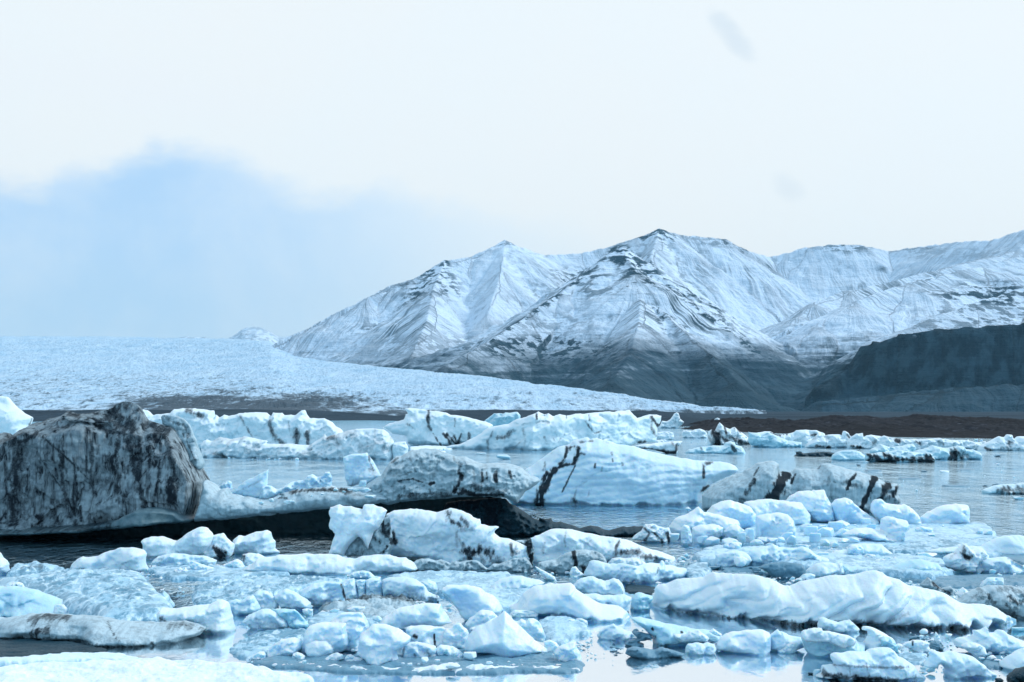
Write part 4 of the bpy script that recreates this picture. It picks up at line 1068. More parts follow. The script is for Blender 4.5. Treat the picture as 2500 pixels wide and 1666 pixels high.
ICE('iceberg', 'glassy black-green slope of clear ice running out from under the rubbly hump', 'iceberg', 2,
    '1480,960 1600,945 1750,935 1880,930 1960,930 2000,975 2060,1000 2140,1050 2200,1100 2270,1120 3: 160,1060 200,1090 250,1098 320,1095 335,1120 370,1130 400,1122 500,1150 560,1172 640,1158 700,1160 760,1185 800,1195 850,1175 900,1162 '
    '940,1168 1000,1160 1070,1160 1100,1190 1060,1240 900,1245 400,1250 2: 2100,1255 1500,1260 1400,1200', yb=1313, style='glass', T=34, R=44, cell=9, fa=.8, slope=.3, rough=3.4, crack=1.2, seed=90,
    dirt=[('2: 1500,1000 1700,980 1850,1000 1850,1150', 26, .9), ('2: 1960,1100 2000,1200', 14, .6)])
ICE('iceberg', 'big pale-blue iceberg with stepped horizontal layers and two black slanting bands', 'iceberg', 3,
    '20,985 -20,960 -60,900 0,880 40,860 20,780 -140,720 -60,735 40,700 100,705 130,680 200,640 300,560 380,510 440,495 480,480 500,460 560,442 620,430 650,450 700,445 780,455 860,480 960,500 1040,515 1150,550 1300,580 1400,600 1500,620 1600,622 1700,625 '
    '1780,640 1830,665 1860,700 1840,725 1750,760 1690,790 1640,810 1600,860 1560,900 1550,1000 1400,1015 1200,1012 1000,1002 800,1002 550,995 200,992', yb=1237, style='soft', T=60, R=80, p=1.8, cell=60, fa=.10, slope=.35, rough=.9,
    layers=(17, 5.0, .07), seed=91, jit=.8,
    dirt=[('230,985 240,910 270,830 320,740 350,690', 9, 1.25), ('205,985 215,900 250,800 290,730', 7, 1.1), ('300,800 330,700 360,690', 5, .9), ('400,650 440,580 460,520', 6, 1.1), ('510,640 530,580 550,520', 6, 1.15), ('380,680 440,655 510,650', 4, 1.),
          ('560,560 600,570', 4, .8), ('410,880 440,820 480,740 520,660', 2.2, .9), ('510,930 530,850', 3, .5), ('270,640 260,700', 4, .6), ('685,650 680,680', 3.5, .9), ('825,610 828,630', 2.5, .9), ('900,640 903,665', 3, .9), ('820,555 825,575', 3, .7),
          ('1580,640 1575,760', 4, .9), ('1590,645 1640,640', 5, .85), ('740,680 735,710', 2.5, .5), ('560,470 660,460', 4, .7), ('1560,870 1610,830', 5, 1.), ('500,940 520,960', 6, .8), ('640,860 620,920', 4, .4), ('470,515 510,505', 3, .8),
          ('330,560 340,540', 4, .3), ('750,460 800,480', 3, .4), ('640,770 600,800 510,850', 3, .3), ('1180,640 1000,600', 2, .15)])
ICE('iceberg', 'low grey-blue iceberg crossed by wide black bands, behind the heaped blocks', 'iceberg', 4,
    '3: 1600,1040 1570,1020 1556,960 1556,910 1600,860 1660,820 1740,770 1800,742 1900,720 1912,700 1960,680 2010,640 2080,625 2150,630 2188,655 2196,712 2250,715 4: 220,768 290,770 340,745 430,742 530,740 560,700 600,695 660,702 720,722 800,745 880,762 940,785 '
    '1000,800 1045,812 1080,840 1130,858 1180,862 1230,875 1240,900 1225,950 1250,990 1258,1030 1240,1060 1180,1100 1100,1120 1010,1132 800,1140 300,1140 0,1140 -120,1130',
    yb=1254, style='grey', T=60, R=70, p=1.8, cell=60, fa=.12, slope=.25, flute=1.6, layers=(24, 5.5, -.25), seed=92,
    dirt=[('4: 230,980 500,1000 800,1060 1000,1090', 30, .42), ('3: 1900,960 2100,800 2180,720', 22, .35), ('4: 120,1010 160,930 200,860 230,780', 15, 1.3), ('4: 170,1000 210,900 270,790', 9, 1.1), ('4: 290,870 335,785', 4, 1.1), ('4: 140,1000 180,940', 18, 1.), ('4: 795,920 820,850 870,790', 5, 1.2), ('4: 620,880 630,820', 6, .6),
          ('4: 900,1100 930,1060 970,980 1010,880 1030,825', 8, 1.3), ('4: 950,1110 1080,1100 1250,1020', 14, .5), ('4: 1090,1000 1120,940 1150,870', 12, 1.2), ('4: 1200,980 1235,900', 6, 1.2), ('4: 1100,940 1220,960', 6, .8), ('4: 1020,815 1045,820', 7, 1.),
          ('4: 780,860 830,880 900,890', 9, .7), ('4: 400,830 600,850 760,870', 3, .5), ('4: 530,745 560,705', 3, .8), ('3: 1990,740 2030,670', 4, 1.), ('3: 1920,900 1960,830 1990,780', 8, .8), ('3: 1860,970 1900,950', 12, .6), ('4: 1180,980 1130,1020', 14, .7)])
# ------------------------------------------------------------------ heaped blocks on the right
BL = 'ice block'
FLOE('ice_floe', 'broad flat blue floe carrying the heaped white blocks on the right', 'ice floe', 4,
     '-300,1290 0,1230 400,1215 1000,1225 1850,1215 1960,1205 2040,1230 2095,1300 2100,1345 1900,1350 1700,1375 1450,1395 1250,1425 900,1410 500,1400 100,1400 -300,1380', H=.10, style='bluefloe', bumps=.03, ripple=.02)
g = 'heaped white blocks on the right floe'
S4 = dict(style='block', group=g)
ICE('ice_block', 'rounded block at the left rear of the right heap, below the leaning grey berg', BL, 3, '1590,1050 1640,990 1700,965 1790,944 1850,960 1900,975 1960,1010 2000,1060 2012,1150 1900,1190 1700,1180 1600,1120', yb=940 + 1215 / 3.36, cell=40, fa=.3, **S4)
ICE('ice_block', 'wide rear slab joining the right heap beneath the black-banded berg', BL, 4, '-130,1120 -120,1040 0,1013 100,1008 240,1025 380,1040 460,1150 450,1250 350,1260 -100,1250', yb=940 + 1262 / 3.62, cell=40, fa=.3, **S4)
ICE('ice_block', 'tallest pointed block of the right heap, with two nicks on its crest', BL, 4, '240,1035 290,980 370,933 480,940 492,926 505,936 580,926 600,980 640,1050 660,1120 684,1190 600,1232 450,1224 380,1150 250,1110', yb=940 + 1238 / 3.62, cell=44, fa=.4, **S4)
ICE('ice_block', 'smooth dome block right of the tallest pointed one in the right heap', BL, 4, '643,1065 690,1010 760,996 830,1020 880,1070 930,1118 990,1150 1060,1200 1085,1255 870,1240 700,1230 670,1150', yb=940 + 1252 / 3.62, cell=40, fa=.3, **S4)
ICE('ice_block', 'broad block with a steep left face, in front of the black-banded berg tip', BL, 4, '1003,1060 1030,1013 1080,1008 1130,1040 1220,1060 1300,1050 1370,1090 1420,1160 1443,1240 1310,1250 1110,1250 1050,1180 1010,1130', yb=940 + 1252 / 3.62, cell=50, fa=.3, **S4)
ICE('ice_block', 'rightmost loaf-shaped block of the right heap', BL, 4, '1440,1170 1500,1128 1580,1080 1660,1060 1750,1048 1850,1063 1870,1110 1845,1232 1620,1232 1520,1245 1450,1245', yb=940 + 1242 / 3.62, cell=40, fa=.25, **S4)
ICE('ice_block', 'layered wide block at the left end of the right heap', BL, 3, '1285,1165 1330,1103 1440,1055 1530,998 1572,1045 1700,1060 1850,1110 1872,1150 1820,1220 1600,1260 1350,1260', yb=940 + 1265 / 3.36, cell=44, fa=.3, layers=(14, 2.5, .2), **S4)
ICE('ice_block', 'angular cut block leaning in the left front of the right heap', BL, 3, '1478,1180 1550,1143 1700,1148 1738,1172 1722,1230 1640,1300 1500,1310 1470,1260', yb=940 + 1312 / 3.36, fa=.5, **S4)
ICE('ice_block', 'narrow upright oval block at the left front of the right heap', BL, 3, '1378,1190 1410,1148 1450,1158 1478,1230 1475,1290 1432,1322 1390,1300', yb=940 + 1324 / 3.36, fa=.3, **S4)
ICE('ice_block', 'middle front block of the right heap below the rounded rear block', BL, 3, '1738,1205 1790,1150 1850,1143 1900,1190 1965,1250 1962,1300 1850,1310 1760,1290', yb=940 + 1308 / 3.36, fa=.5, **S4)
ICE('ice_block', 'large squat front block of the right heap with a stepped face', BL, 4, '-10,1165 70,1140 180,1123 260,1150 320,1200 332,1280 305,1375 60,1385 -20,1340', yb=940 + 1390 / 3.62, layers=(16, 3, 0), fa=.4, **S4)
ICE('ice_block', 'low wavy-edged slab with a raised right corner in front of the right heap', BL, 4, '745,1325 860,1262 1000,1265 1090,1285 1100,1185 1150,1163 1230,1178 1312,1198 1328,1275 1290,1310 1285,1370 1200,1424 1090,1400 950,1360', yb=940 + 1410 / 3.62, fa=.45, cell=30, **S4)
ICE('ice_block', 'pentagonal block between the dome and the front rubble of the right heap', BL, 4, '638,1222 740,1193 812,1228 805,1272 730,1300 640,1270', yb=940 + 1300 / 3.62, fa=.5, **S4)
ICE('ice_block', 'flat white slab lying alone toward the right end of the blue floe', BL, 4, '1388,1272 1440,1248 1540,1265 1562,1308 1480,1318 1400,1314', yb=940 + 1318 / 3.62, fa=.3, **S4)
ICE('ice_block', 'dirt-veined lumps frozen to the left tip of the right heap', BL, 3, '975,1265 1010,1230 1060,1200 1090,1140 1160,1138 1200,1165 1290,1170 1310,1240 1300,1290 1210,1300 1080,1285', yb=940 + 1300 / 3.36, style='white', cell=16, fa=.8, rough=1.6, step=1.5,
    dirt=[('1090,1180 1130,1220 1090,1270', 4, .8), ('1150,1210 1200,1240 1230,1290', 4, .9), ('1280,1220 1290,1280', 5, .9), ('1120,1160 1150,1180', 5, .5)])
ICE('ice_shard', 'small tilted shard at the waterline left of the right heap', 'ice shard', 3, '1418,1015 1445,998 1475,1025 1440,1045', yb=1258, style='block', step=1.2, T=5)
gr = 'rubble along the front of the right heap'
for i, (a, b, w_, h_) in enumerate([(470, 1340, 120, 90), (420, 1300, 110, 70), (560, 1300, 90, 60), (600, 1350, 170, 90), (500, 1400, 100, 90), (760, 1350, 150, 80), (300, 1410, 90, 80), (680, 1300, 120, 90), (210, 1395, 70, 50), (590, 1425, 90, 60), (680, 1440, 80, 55),
                                   (760, 1400, 110, 40), (60, 1410, 120, 60), (120, 1450, 90, 50), (390, 1450, 130, 40), (850, 1400, 90, 50), (1000, 1290, 80, 60), (950, 1240, 90, 60), (860, 1250, 26, 20), (1635, 1258, 24, 22), (1540, 1340, 60, 20), (1960, 1320, 60, 50), (2040, 1330, 90, 40),
                                   (160, 1220, 120, 80), (360, 1240, 100, 80), (1180, 1260, 60, 40), (890, 1390, 50, 24)]):
    CHUNK('ice_rubble', 'small angular white rubble piece among the front rubble of the right heap', 'ice rubble', 1850 + a / 3.62, 940 + b / 3.62, w_ / 3.62, h_ / 3.62, 'block', group=gr, zb=.08)
for i, (a, b, w_, h_) in enumerate([(1560, 1310, 90, 70), (1640, 1320, 120, 70), (1790, 1320, 130, 60), (1680, 1240, 110, 80), (1880, 1300, 70, 90), (1940, 1290, 90, 110), (2010, 1330, 110, 60), (2250, 1290, 110, 80), (2140, 1310, 90, 50), (1850, 1345, 60, 26), (1330, 1280, 90, 60)]):
    CHUNK('ice_rubble', 'small angular white rubble piece among the front rubble of the right heap', 'ice rubble', 1250 + a / 3.36, 940 + b / 3.36, w_ / 3.36, h_ / 3.36, 'block', group=gr, zb=.08)

# ------------------------------------------------------------------ the undercut white berg and its neighbours
root = thing('white_iceberg', 'white undercut iceberg with a left horn and brown-stained hollows, centre', 'iceberg', (-6, 54, 0))
ICE('ice_horn', None, None, 2,
    '505,1400 540,1290 568,1225 545,1200 520,1180 512,1150 530,1090 513,1050 525,1000 590,985 640,992 700,990 740,1010 790,1020 798,990 808,978 880,978 930,1000 992,1030 985,1060 960,1110 930,1170 880,1210 850,1290 835,1350 815,1310 790,1270 750,1245 700,1300 655,1360 640,1400',
    yb=1385, parent=root, style='white', T=40, R=36, cell=30, fa=.3, slope=.1, seed=101, rough=.8)
ICE('shadowed_recess', None, None, 2, '600,1395 650,1330 720,1250 760,1220 830,1280 870,1220 920,1150 960,1090 1010,1080 1040,1300 1020,1410 800,1415', yb=1386, parent=root, style='grey', T=10, R=20, gap=1.1, seed=102,
    dirt=[('950,1120 960,1200 1000,1250', 7, .9), ('1000,1150 1010,1250 1030,1290', 7, .9), ('880,1250 930,1290', 6, .8), ('1020,1260 1045,1280', 6, 1.), ('990,1330 960,1380', 4, .9), ('850,1330 800,1380 700,1385', 14, .55)])  # stains, plus the recess's shade painted in with grey ice and strokes
ICE('ice_body', None, None, 2,
    '985,1410 970,1330 1010,1280 985,1200 980,1120 990,1058 1050,1030 1120,1025 1180,1013 1290,1022 1400,1045 1460,1023 1510,1013 1560,1018 1600,1026 1660,1060 1700,1085 1755,1100 1762,1140 1830,1160 1885,1155 1913,1165 1880,1190 1870,1215 1900,1235 1930,1252 2000,1262 2060,1290 2135,1325 '
    '2128,1370 2165,1430 2100,1470 1950,1490 1700,1490 1500,1480 1300,1440 1100,1410', yb=[(980, 1372), (1150, 1384), (1300, 1388)], parent=root, style='white', T=52, R=34, cell=44, fa=.3, flute=1.4, slope=.12, seed=103, rough=1.1,
    dirt=[('1490,1040 1505,1090 1540,1130 1590,1150', 7, .85), ('1600,1100 1640,1130 1650,1170', 7, .7), ('1580,1160 1560,1240 1610,1300 1640,1370', 7, .6), ('1640,1370 1700,1380 1760,1360', 13, 1.), ('1790,1380 1850,1375 1840,1430', 10, .9), ('1650,1380 1670,1430', 10, .9),
          ('1760,1400 1790,1460', 9, .6), ('2010,1310 2020,1400', 6, .75), ('2050,1330 2060,1380', 7, .5), ('1000,1200 1030,1230 1020,1290', 9, .9), ('1040,1270 1060,1300', 7, 1.), ('990,1100 1000,1180', 7, .6), ('1560,1250 1570,1330', 5, .5), ('1500,1080 1480,1120', 5, .5),
          ('1630,1430 1700,1470', 8, .35), ('1870,1420 1940,1440', 9, .45), ('1700,1180 1600,1200', 6, .35)])
ICE('crumbled_foot', None, None, 6,
    '1360,430 1370,360 1400,340 1440,330 1500,330 1560,350 1600,335 1680,370 1720,355 1780,350 1830,345 1890,340 1930,360 1960,400 1985,410 2030,370 2080,372 2120,355 2200,330 2290,315 2330,345 2352,400 2300,445 2100,445 1950,420 1700,435 1500,420',
    yb=1266 + 440 / 3.36, parent=root, style='grey', T=20, R=14, cell=10, fa=.9, rough=2.0, crack=1.4, seed=104, dproc=.25)
ICE('iceberg', 'long low white iceberg with a hollow shadowed flank, right of the horned berg', 'iceberg', 7,
    '335,420 345,300 350,240 318,160 360,140 400,130 480,90 520,84 640,88 700,100 780,120 850,130 900,146 1000,150 1040,160 1120,172 1200,210 1300,250 1400,277 1500,318 1550,358 1400,372 1280,380 1100,400 800,420', yb=[(1290, 1386), (1500, 1382), (1660, 1372)],
    style='white', T=46, R=34, cell=40, fa=.35, seed=105, dirt=[('1050,180 1020,240 1000,290', 5, .8), ('1010,290 1100,280 1210,275', 9, .75), ('1010,320 1100,310 1200,310', 9, .45), ('1230,320 1290,315 1350,325', 8, .8), ('610,110 600,170 610,230', 4, .45),
                                                                ('440,200 420,270', 5, .5), ('820,200 850,220', 4, .2)])  # wide dark strokes paint the shade inside the flank's hollows
ICE('iceberg', 'crumpled fluted dirty-white ice lump with a black cleft, before the long low berg', 'iceberg', 7,
    '370,430 385,360 440,345 490,335 540,340 560,310 600,290 680,258 770,252 805,262 850,268 900,290 935,330 950,370 880,400 800,400 780,445 740,450 660,430 600,450 480,430', yb=1266 + 455 / 3.36, style='grey', T=30, R=18, cell=14, fa=.8, flute=1.8, rough=1.8, seed=106,
    dirt=[('675,270 690,330 690,400', 7, 1.2), ('740,400 770,440', 9, 1.), ('820,280 880,300 940,360', 5, .4), ('700,280 800,270', 4, .3)])
ICE('iceberg', 'small black-soiled ice stub filling the gap between the two white central bergs', 'iceberg', 7, '180,185 260,180 340,195 355,230 340,300 345,350 310,370 290,300 285,230 230,215', yb=1266 + 375 / 3.36, style='grey', T=8, gap=.8, R=10, dirt=[('300,210 320,300 320,350', 12, 1.2), ('230,205 330,215', 5, .8)])
ICE('iceberg', 'low white ice hump sloping into the water, in front of the crumpled fluted lump', 'iceberg', 7,
    '750,470 785,400 800,350 840,338 880,345 930,362 970,372 1060,372 1120,380 1190,388 1260,370 1300,362 1380,370 1395,340 1410,345 1425,378 1500,388 1600,415 1625,470 1500,500 1400,560 1200,555 1000,530 850,490', yb=[(1420, 1420), (1550, 1432), (1680, 1410)], style='soft',
    T=40, R=28, cell=34, seed=107, dirt=[('1370,410 1360,450', 4, .6), ('1080,400 1070,440', 6, .25), ('1300,450 1450,480', 10, .25)])
ICE('iceberg', 'rounded white cap of ice peeping over the low hump', 'iceberg', 7, '952,365 990,325 1050,318 1100,328 1190,322 1220,350 1240,345 1285,375 1250,400 1000,400', yb=1386, style='white', T=18)
ICE('iceberg', 'lumpy blue-white ice mound with a pointed crest, left of the dark open pool', 'iceberg', 7, '655,560 700,510 780,482 830,472 880,498 930,515 1000,493 1040,502 1075,535 1095,580 1102,628 1000,640 760,625', yb=1266 + 640 / 3.36, style='soft', T=34, cell=24, fa=.5, seed=108)
ICE('ice_shard', 'thin triangular shard pointing up-left beside the crumpled fluted lump', 'ice shard', 7, '355,390 400,410 460,440 520,480 545,505 500,508 420,470 370,420', yb=1266 + 512 / 3.36, style='white', T=8, R=7)
ICE('ice_shard', 'jagged little white shard in front of the black cleft', 'ice shard', 7, '640,450 660,400 690,395 720,430 760,460 720,475 650,475', yb=1266 + 480 / 3.36, style='white', T=9, R=8)
FLOE('ice_floe', 'bright low ice band between the right heap and the long low white berg', 'ice floe', 7, '1590,400 1620,360 1700,350 1780,360 1800,400 1760,440 1660,470 1600,450', H=.2, style='slush', bumps=.06)
FLOE('ice_floe', 'low wedge-shaped blue floe pointing left, under the front rubble of the right heap', 'ice floe', 7, '1655,300 1720,250 1800,225 1900,215 1960,230 1960,300 1850,335 1700,325', H=.25, style='bluefloe', bumps=.10)
ICE('iceberg', 'wide low snowy ice bank at the foot of the horned white berg', 'iceberg', 6,
    '-40,430 100,330 280,300 400,292 500,288 620,292 700,296 760,300 830,330 900,325 950,305 1050,298 1180,300 1250,320 1320,320 1370,360 1425,405 1400,430 1250,445 1000,452 800,462 600,460 400,455 200,445', yb=1266 + 462 / 3.36, style='white', T=46, R=34, slope=.4, cell=50, fa=.2, seed=109)
ICE('ice_block', 'small upright tooth of ice on the snowy bank below the horned berg', BL, 6, '735,320 740,285 765,265 800,280 840,325 850,345 760,345', yb=1266 + 352 / 3.36, style='block', T=8)
ICE('ice_block', 'little rounded white lump in the water gap in front of the snowy bank', BL, 6, '840,470 880,440 960,425 1020,440 1060,475 1110,480 1100,492 900,492', yb=1266 + 493 / 3.36, style='soft', T=14)

# ------------------------------------------------------------------ left white trio
ICE('iceberg', 'bright white iceberg with a tall rounded crest, left of a small black hollow', 'iceberg', 5, '1165,290 1175,230 1158,180 1180,165 1240,150 1330,150 1450,182 1500,150 1580,90 1660,65 1700,75 1730,110 1748,150 1740,220 1700,280 1600,320 1400,340 1240,345 1190,330', yb=1369, style='white', T=40,
    R=30, cell=36, fa=.3, seed=121)
ICE('iceberg', 'knobbly white ice peak directly above the small black hollow', 'iceberg', 5, '1640,300 1650,210 1700,180 1745,150 1790,125 1835,116 1862,160 1920,205 1925,250 1900,300 1850,330 1760,340 1680,330', yb=1366, style='white', T=30, R=24, cell=20, fa=.4, seed=122,
    dirt=[('1770,250 1800,270 1790,320', 9, 1.2), ('1800,260 1840,300', 8, 1.1), ('1760,245 1780,260', 3, 1.), ('1740,335 1830,330', 3, .8)])  # black strokes paint the dark of the small hollow onto the surface
ICE('iceberg', 'white steep-sided ice block at the right of the left white group', 'iceberg', 5, '1915,280 1915,180 1960,143 2010,150 2100,108 2190,97 2222,112 2240,170 2262,190 2255,250 2300,280 2150,300 2000,295', yb=1266 + 302 / 3.36, style='white', T=36, R=26, cell=36, fa=.35, seed=123)
ICE('iceberg', 'low smooth ice ridge along the foot of the tall rounded crest', 'iceberg', 5, '1240,370 1260,340 1300,310 1400,285 1500,290 1600,300 1700,315 1780,345 1750,385 1500,395 1300,390', yb=1266 + 396 / 3.36, style='soft', T=26, seed=124, dirt=[('1330,330 1290,370', 6, .35)])
ICE('ice_block', 'rounded white boulder with a small brown smudge on its left end', BL, 5, '1968,345 1990,300 2040,280 2120,288 2200,328 2232,362 2200,402 2090,408 2000,380', yb=1266 + 408 / 3.36, style='white', T=24, dirt=[('1990,310 1985,345', 7, .8)])
ICE('ice_block', 'diagonal flat slab sliding toward the water below the small black hollow', BL, 5, '1543,372 1570,345 1620,360 1680,385 1750,405 1775,440 1660,450 1570,415', yb=1266 + 450 / 3.36, style='block', T=12)
ICE('ice_block', 'triangular white block pointing up beside the brown-smudged boulder', BL, 5, '1815,400 1840,375 1900,350 1945,332 1985,355 2008,395 1985,422 1900,425 1840,425', yb=1266 + 426 / 3.36, style='block', T=16)
ICE('ice_block', 'small notched white block below the rounded crest, nearest the rippled water', BL, 5, '1428,425 1480,403 1500,420 1520,398 1545,430 1535,462 1450,470', yb=1266 + 470 / 3.36, style='block', T=12)
FLOE('ice_floe', 'pale floe under the left white group', 'ice floe', 5, '1210,400 1300,385 1500,380 1800,385 2150,370 2352,380 6: 300,410 400,440 100,460 5: 2100,460 1700,480 1400,480 1260,450', H=.12, style='slush', bumps=.06)
FLOE('ice_floe', 'low grey crust of ice at the far left edge beside the dark water', 'ice floe', 5, '60,450 75,400 110,375 200,362 330,372 480,395 560,405 500,430 300,440 150,452', H=.25, style='slush', bumps=.14, blen=.5, dirt=[('120,425 330,420', 8, .5)])
ICE('iceberg', 'white ice stump cut by the left edge of the photo, near the dark water', 'iceberg', 5, '-60,250 0,285 20,325 45,345 68,380 80,455 20,468 -60,468', yb=1266 + 466 / 3.36, style='white', T=26)
ICE('iceberg', 'long white ice crest rising from the blue slush on the left', 'iceberg', 5, '545,415 600,370 640,335 680,313 740,318 800,308 850,285 900,263 1000,240 1100,235 1180,258 1200,290 1190,350 1205,400 1235,445 1100,460 800,440', yb=[(160, 1392), (370, 1402)], style='white', T=36, R=28, cell=60,
    fa=.2, seed=125)
FLOE('ice_floe', 'big sloping field of rippled blue slush on the left', 'ice floe', 5,
     '-70,470 100,450 380,405 600,395 900,390 1180,400 1230,450 1290,520 1380,600 1440,640 1400,720 1250,760 1050,770 930,775 800,785 700,720 500,670 350,590 150,560 -70,560', H=.55, style='slush', bumps=.13, blen=1.6, ripple=.10, edge=60)
FLOE('ice_floe', 'rippled slushy water ice between the blue slush field and the row of cracked blocks', 'ice floe', 6,
     '-340,520 -180,480 100,470 400,475 700,490 900,500 700,530 500,545 300,590 100,640 -60,670 -150,700 -400,700 -440,640 -420,560', H=.10, style='slush', bumps=.05, blen=.5, ripple=.10)
ICE('iceberg', 'smooth light-blue iceberg sloping from the left edge, topped by a crumb of brown-specked snow', 'iceberg', 5, '-70,830 -70,560 0,552 50,560 130,555 220,575 300,590 400,630 500,670 620,690 700,712 760,750 805,790 760,820 600,830 300,835', yb=1266 + 838 / 3.36,
    style='blue', T=60, R=60, cell=80, fa=.12, slope=.3, rough=.7, seed=126)
ICE('ice_lump', 'crumbly snow lump with brown specks on top of the light-blue left berg', 'ice lump', 5, '0,590 20,555 60,560 95,545 110,522 150,520 180,530 205,565 215,585 100,600', yb=1266 + 760 / 3.36, style='white', T=12, R=10, cell=8, fa=.9, step=1.3, closed=True, dirt=[('30,575 130,570', 5, 1.1), ('135,545 140,570', 3, .9)])
ICE('ice_block', 'smooth white dome of ice leaning on the light-blue left berg', BL, 5, '433,800 445,716 480,700 520,710 560,745 587,800', yb=1266 + 842 / 3.36, style='white', T=14, R=14, fa=.1)
ICE('iceberg', 'low blue ice crest between the light-blue left berg and the white boulder', 'iceberg', 5, '790,800 830,755 880,765 940,780 1000,765 1100,755 1180,760 1260,790 1310,820 1330,860 1100,860 850,850', yb=1266 + 862 / 3.36, style='soft', T=26, seed=127)
ICE('ice_block', 'pointed pale peak at the tip of the blue slush field', BL, 5, '1070,755 1160,700 1240,660 1350,590 1390,640 1430,720 1380,760 1250,775 1150,770', yb=1266 + 776 / 3.36, style='slush', T=40, R=40, slope=.4, fa=.15, seed=128)
ICE('iceberg', 'low dirt-speckled grey iceberg lying at the bottom left', 'iceberg', 5,
    '-70,960 -60,820 150,803 250,783 400,780 520,790 700,798 800,805 900,822 1000,840 1100,850 1300,852 1400,850 1500,843 1600,870 1685,905 1645,955 1575,985 1565,1015 1500,1045 1300,1062 1000,1066 800,1050 600,1025 400,1000 100,990 -70,985', yb=[(0, 1570), (250, 1583), (470, 1579)],
    style='grey', T=95, R=60, slope=.5, cell=90, fa=.10, rough=1.2, seed=129,
    dirt=[('260,830 400,800 560,810', 16, .75), ('350,800 420,860 380,900', 12, .45), ('270,960 310,930 380,920', 11, .85), ('1400,880 1550,870 1660,900', 14, .6), ('880,840 920,930 970,1010', 3, .8), ('1250,1020 1260,1050', 7, .8), ('500,960 700,990 1000,1020 1300,1030', 13, .35),
          ('250,985 500,1000 800,1050 1200,1062', 7, .7), ('1200,850 1500,855', 8, .4), ('700,940 820,1000', 8, .3)])
ICE('iceberg', 'white bouldery iceberg with a flat step, behind the dirt-speckled grey berg', 'iceberg', 5, '1300,850 1305,760 1330,728 1400,735 1470,740 1510,728 1600,712 1720,702 1780,680 1810,668 1860,690 1885,740 1900,790 1922,870 1930,915 1900,945 1700,955 1500,940 1350,900', yb=1266 + 952 / 3.36, style='white',
    T=46, R=30, cell=36, fa=.35, seed=130, dirt=[('1325,820 1345,845', 7, .8), ('1340,850 1460,850', 3, .7)])
FLOE('ice_floe', 'dark wet waterlogged ice shelf in front of the dirt-speckled grey berg', 'ice floe', 5, '-70,1000 200,985 500,1000 800,1045 900,1080 700,1110 400,1130 200,1150 -70,1150', H=.05, style='glass', bumps=.03, ripple=.03)
FLOE('ice_floe', 'narrow pale rim of ice along the dark waterlogged shelf', 'ice floe', 5, '-70,1155 100,1140 300,1130 500,1108 650,1098 850,1098 1000,1108 1120,1125 1220,1150 1100,1160 600,1165 200,1180 -70,1195', H=.14, style='soft', bumps=.06)
# bottom-left bright floe, cut by the frame
FLOE('ice_floe', 'large bright snow-crusted floe filling the bottom left corner', 'ice floe', 5,
     '-90,1215 0,1195 100,1180 300,1168 500,1165 700,1160 900,1150 1100,1140 1270,1135 1430,1145 1550,1140 1650,1150 1830,1165 2060,1178 2180,1210 6: 100,1195 250,1235 420,1240 540,1250 580,1275 560,1300 400,1320 200,1340 0,1400 -500,1560 -1500,1700 -2150,1700', H=.20, style='white', bumps=.10, blen=.7, ripple=.03, edge=26)

# ------------------------------------------------------------------ row of cracked blocks, centre left
g = 'row of cracked blocks across the centre left'
R6 = dict(style='soft')
ICE('ice_block', 'leftmost low block of the cracked row, sloping to the left', BL, 6, '-175,720 -130,685 -80,663 -35,680 20,640 60,630 100,690 125,745 20,790 -120,795', yb=1266 + 795 / 3.36, T=24, **R6)
ICE('ice_block', 'second block of the cracked row, peaked', BL, 6, '60,640 75,605 100,588 170,598 230,640 275,700 272,740 130,755', yb=1266 + 762 / 3.36, T=24, **R6)
ICE('ice_block', 'rounded broad block in the left half of the cracked row', BL, 6, '233,645 270,610 330,578 390,590 460,640 535,690 548,745 500,762 300,745', yb=1266 + 764 / 3.36, T=26, **R6)
ICE('ice_block', 'smooth slanting bank rising behind the cracked row', BL, 6, '430,600 500,560 560,530 650,518 780,525 805,580 832,700 700,730 560,720 460,660', yb=1266 + 735 / 3.36, T=24, seed=141, dirt=[('790,540 800,600 830,680', 5, .9)], **R6)
ICE('ice_block', 'square-topped block just right of the dark upright crack', BL, 6, '788,535 830,500 890,488 905,520 925,600 938,655 845,660', yb=1266 + 668 / 3.36, T=22, R=12, **R6)
ICE('ice_block', 'narrow block wedged between two cracks of the row', BL, 6, '902,512 940,498 982,503 980,640 935,656', yb=1266 + 664 / 3.36, T=18, R=10, **R6)
ICE('ice_block', 'cube-like block in the middle of the cracked row', BL, 6, '985,503 1020,492 1100,488 1118,530 1132,645 975,650', yb=1266 + 662 / 3.36, T=24, R=12, **R6)
ICE('ice_block', 'longest block of the cracked row, stained brown along its lower right', BL, 6, '1118,505 1150,490 1200,482 1300,476 1400,498 1460,540 1500,600 1585,640 1592,695 1500,705 1350,695 1130,650', yb=[(930, 1465), (1075, 1476)], T=34, R=24, style='soft', seed=142,
    dirt=[('1300,660 1450,670 1580,660', 14, .5), ('1560,625 1570,640', 4, .9), ('1585,680 1575,695', 5, .9)])
ICE('ice_block', 'small pale block at the right end of the cracked row', BL, 6, '1440,520 1500,500 1560,530 1575,580 1565,625 1500,620', yb=1266 + 640 / 3.36, T=16, **R6)
FLOE('ice_floe', 'brown-grey dirty low floe under the longest cracked block', 'ice floe', 6, '605,720 650,690 850,650 1000,645 1150,640 1300,650 1420,690 1300,730 1200,780 1100,800 950,785 800,745 640,750', H=.12, style='grey', bumps=.14, blen=.35, ripple=.08, dproc=.75)
FLOE('ice_floe', 'low blue slush patch in front of the brown-grey floe', 'ice floe', 6, '500,850 560,780 640,760 800,750 950,790 1100,800 1130,820 1060,880 900,900 700,880', H=.10, style='slush', bumps=.05)
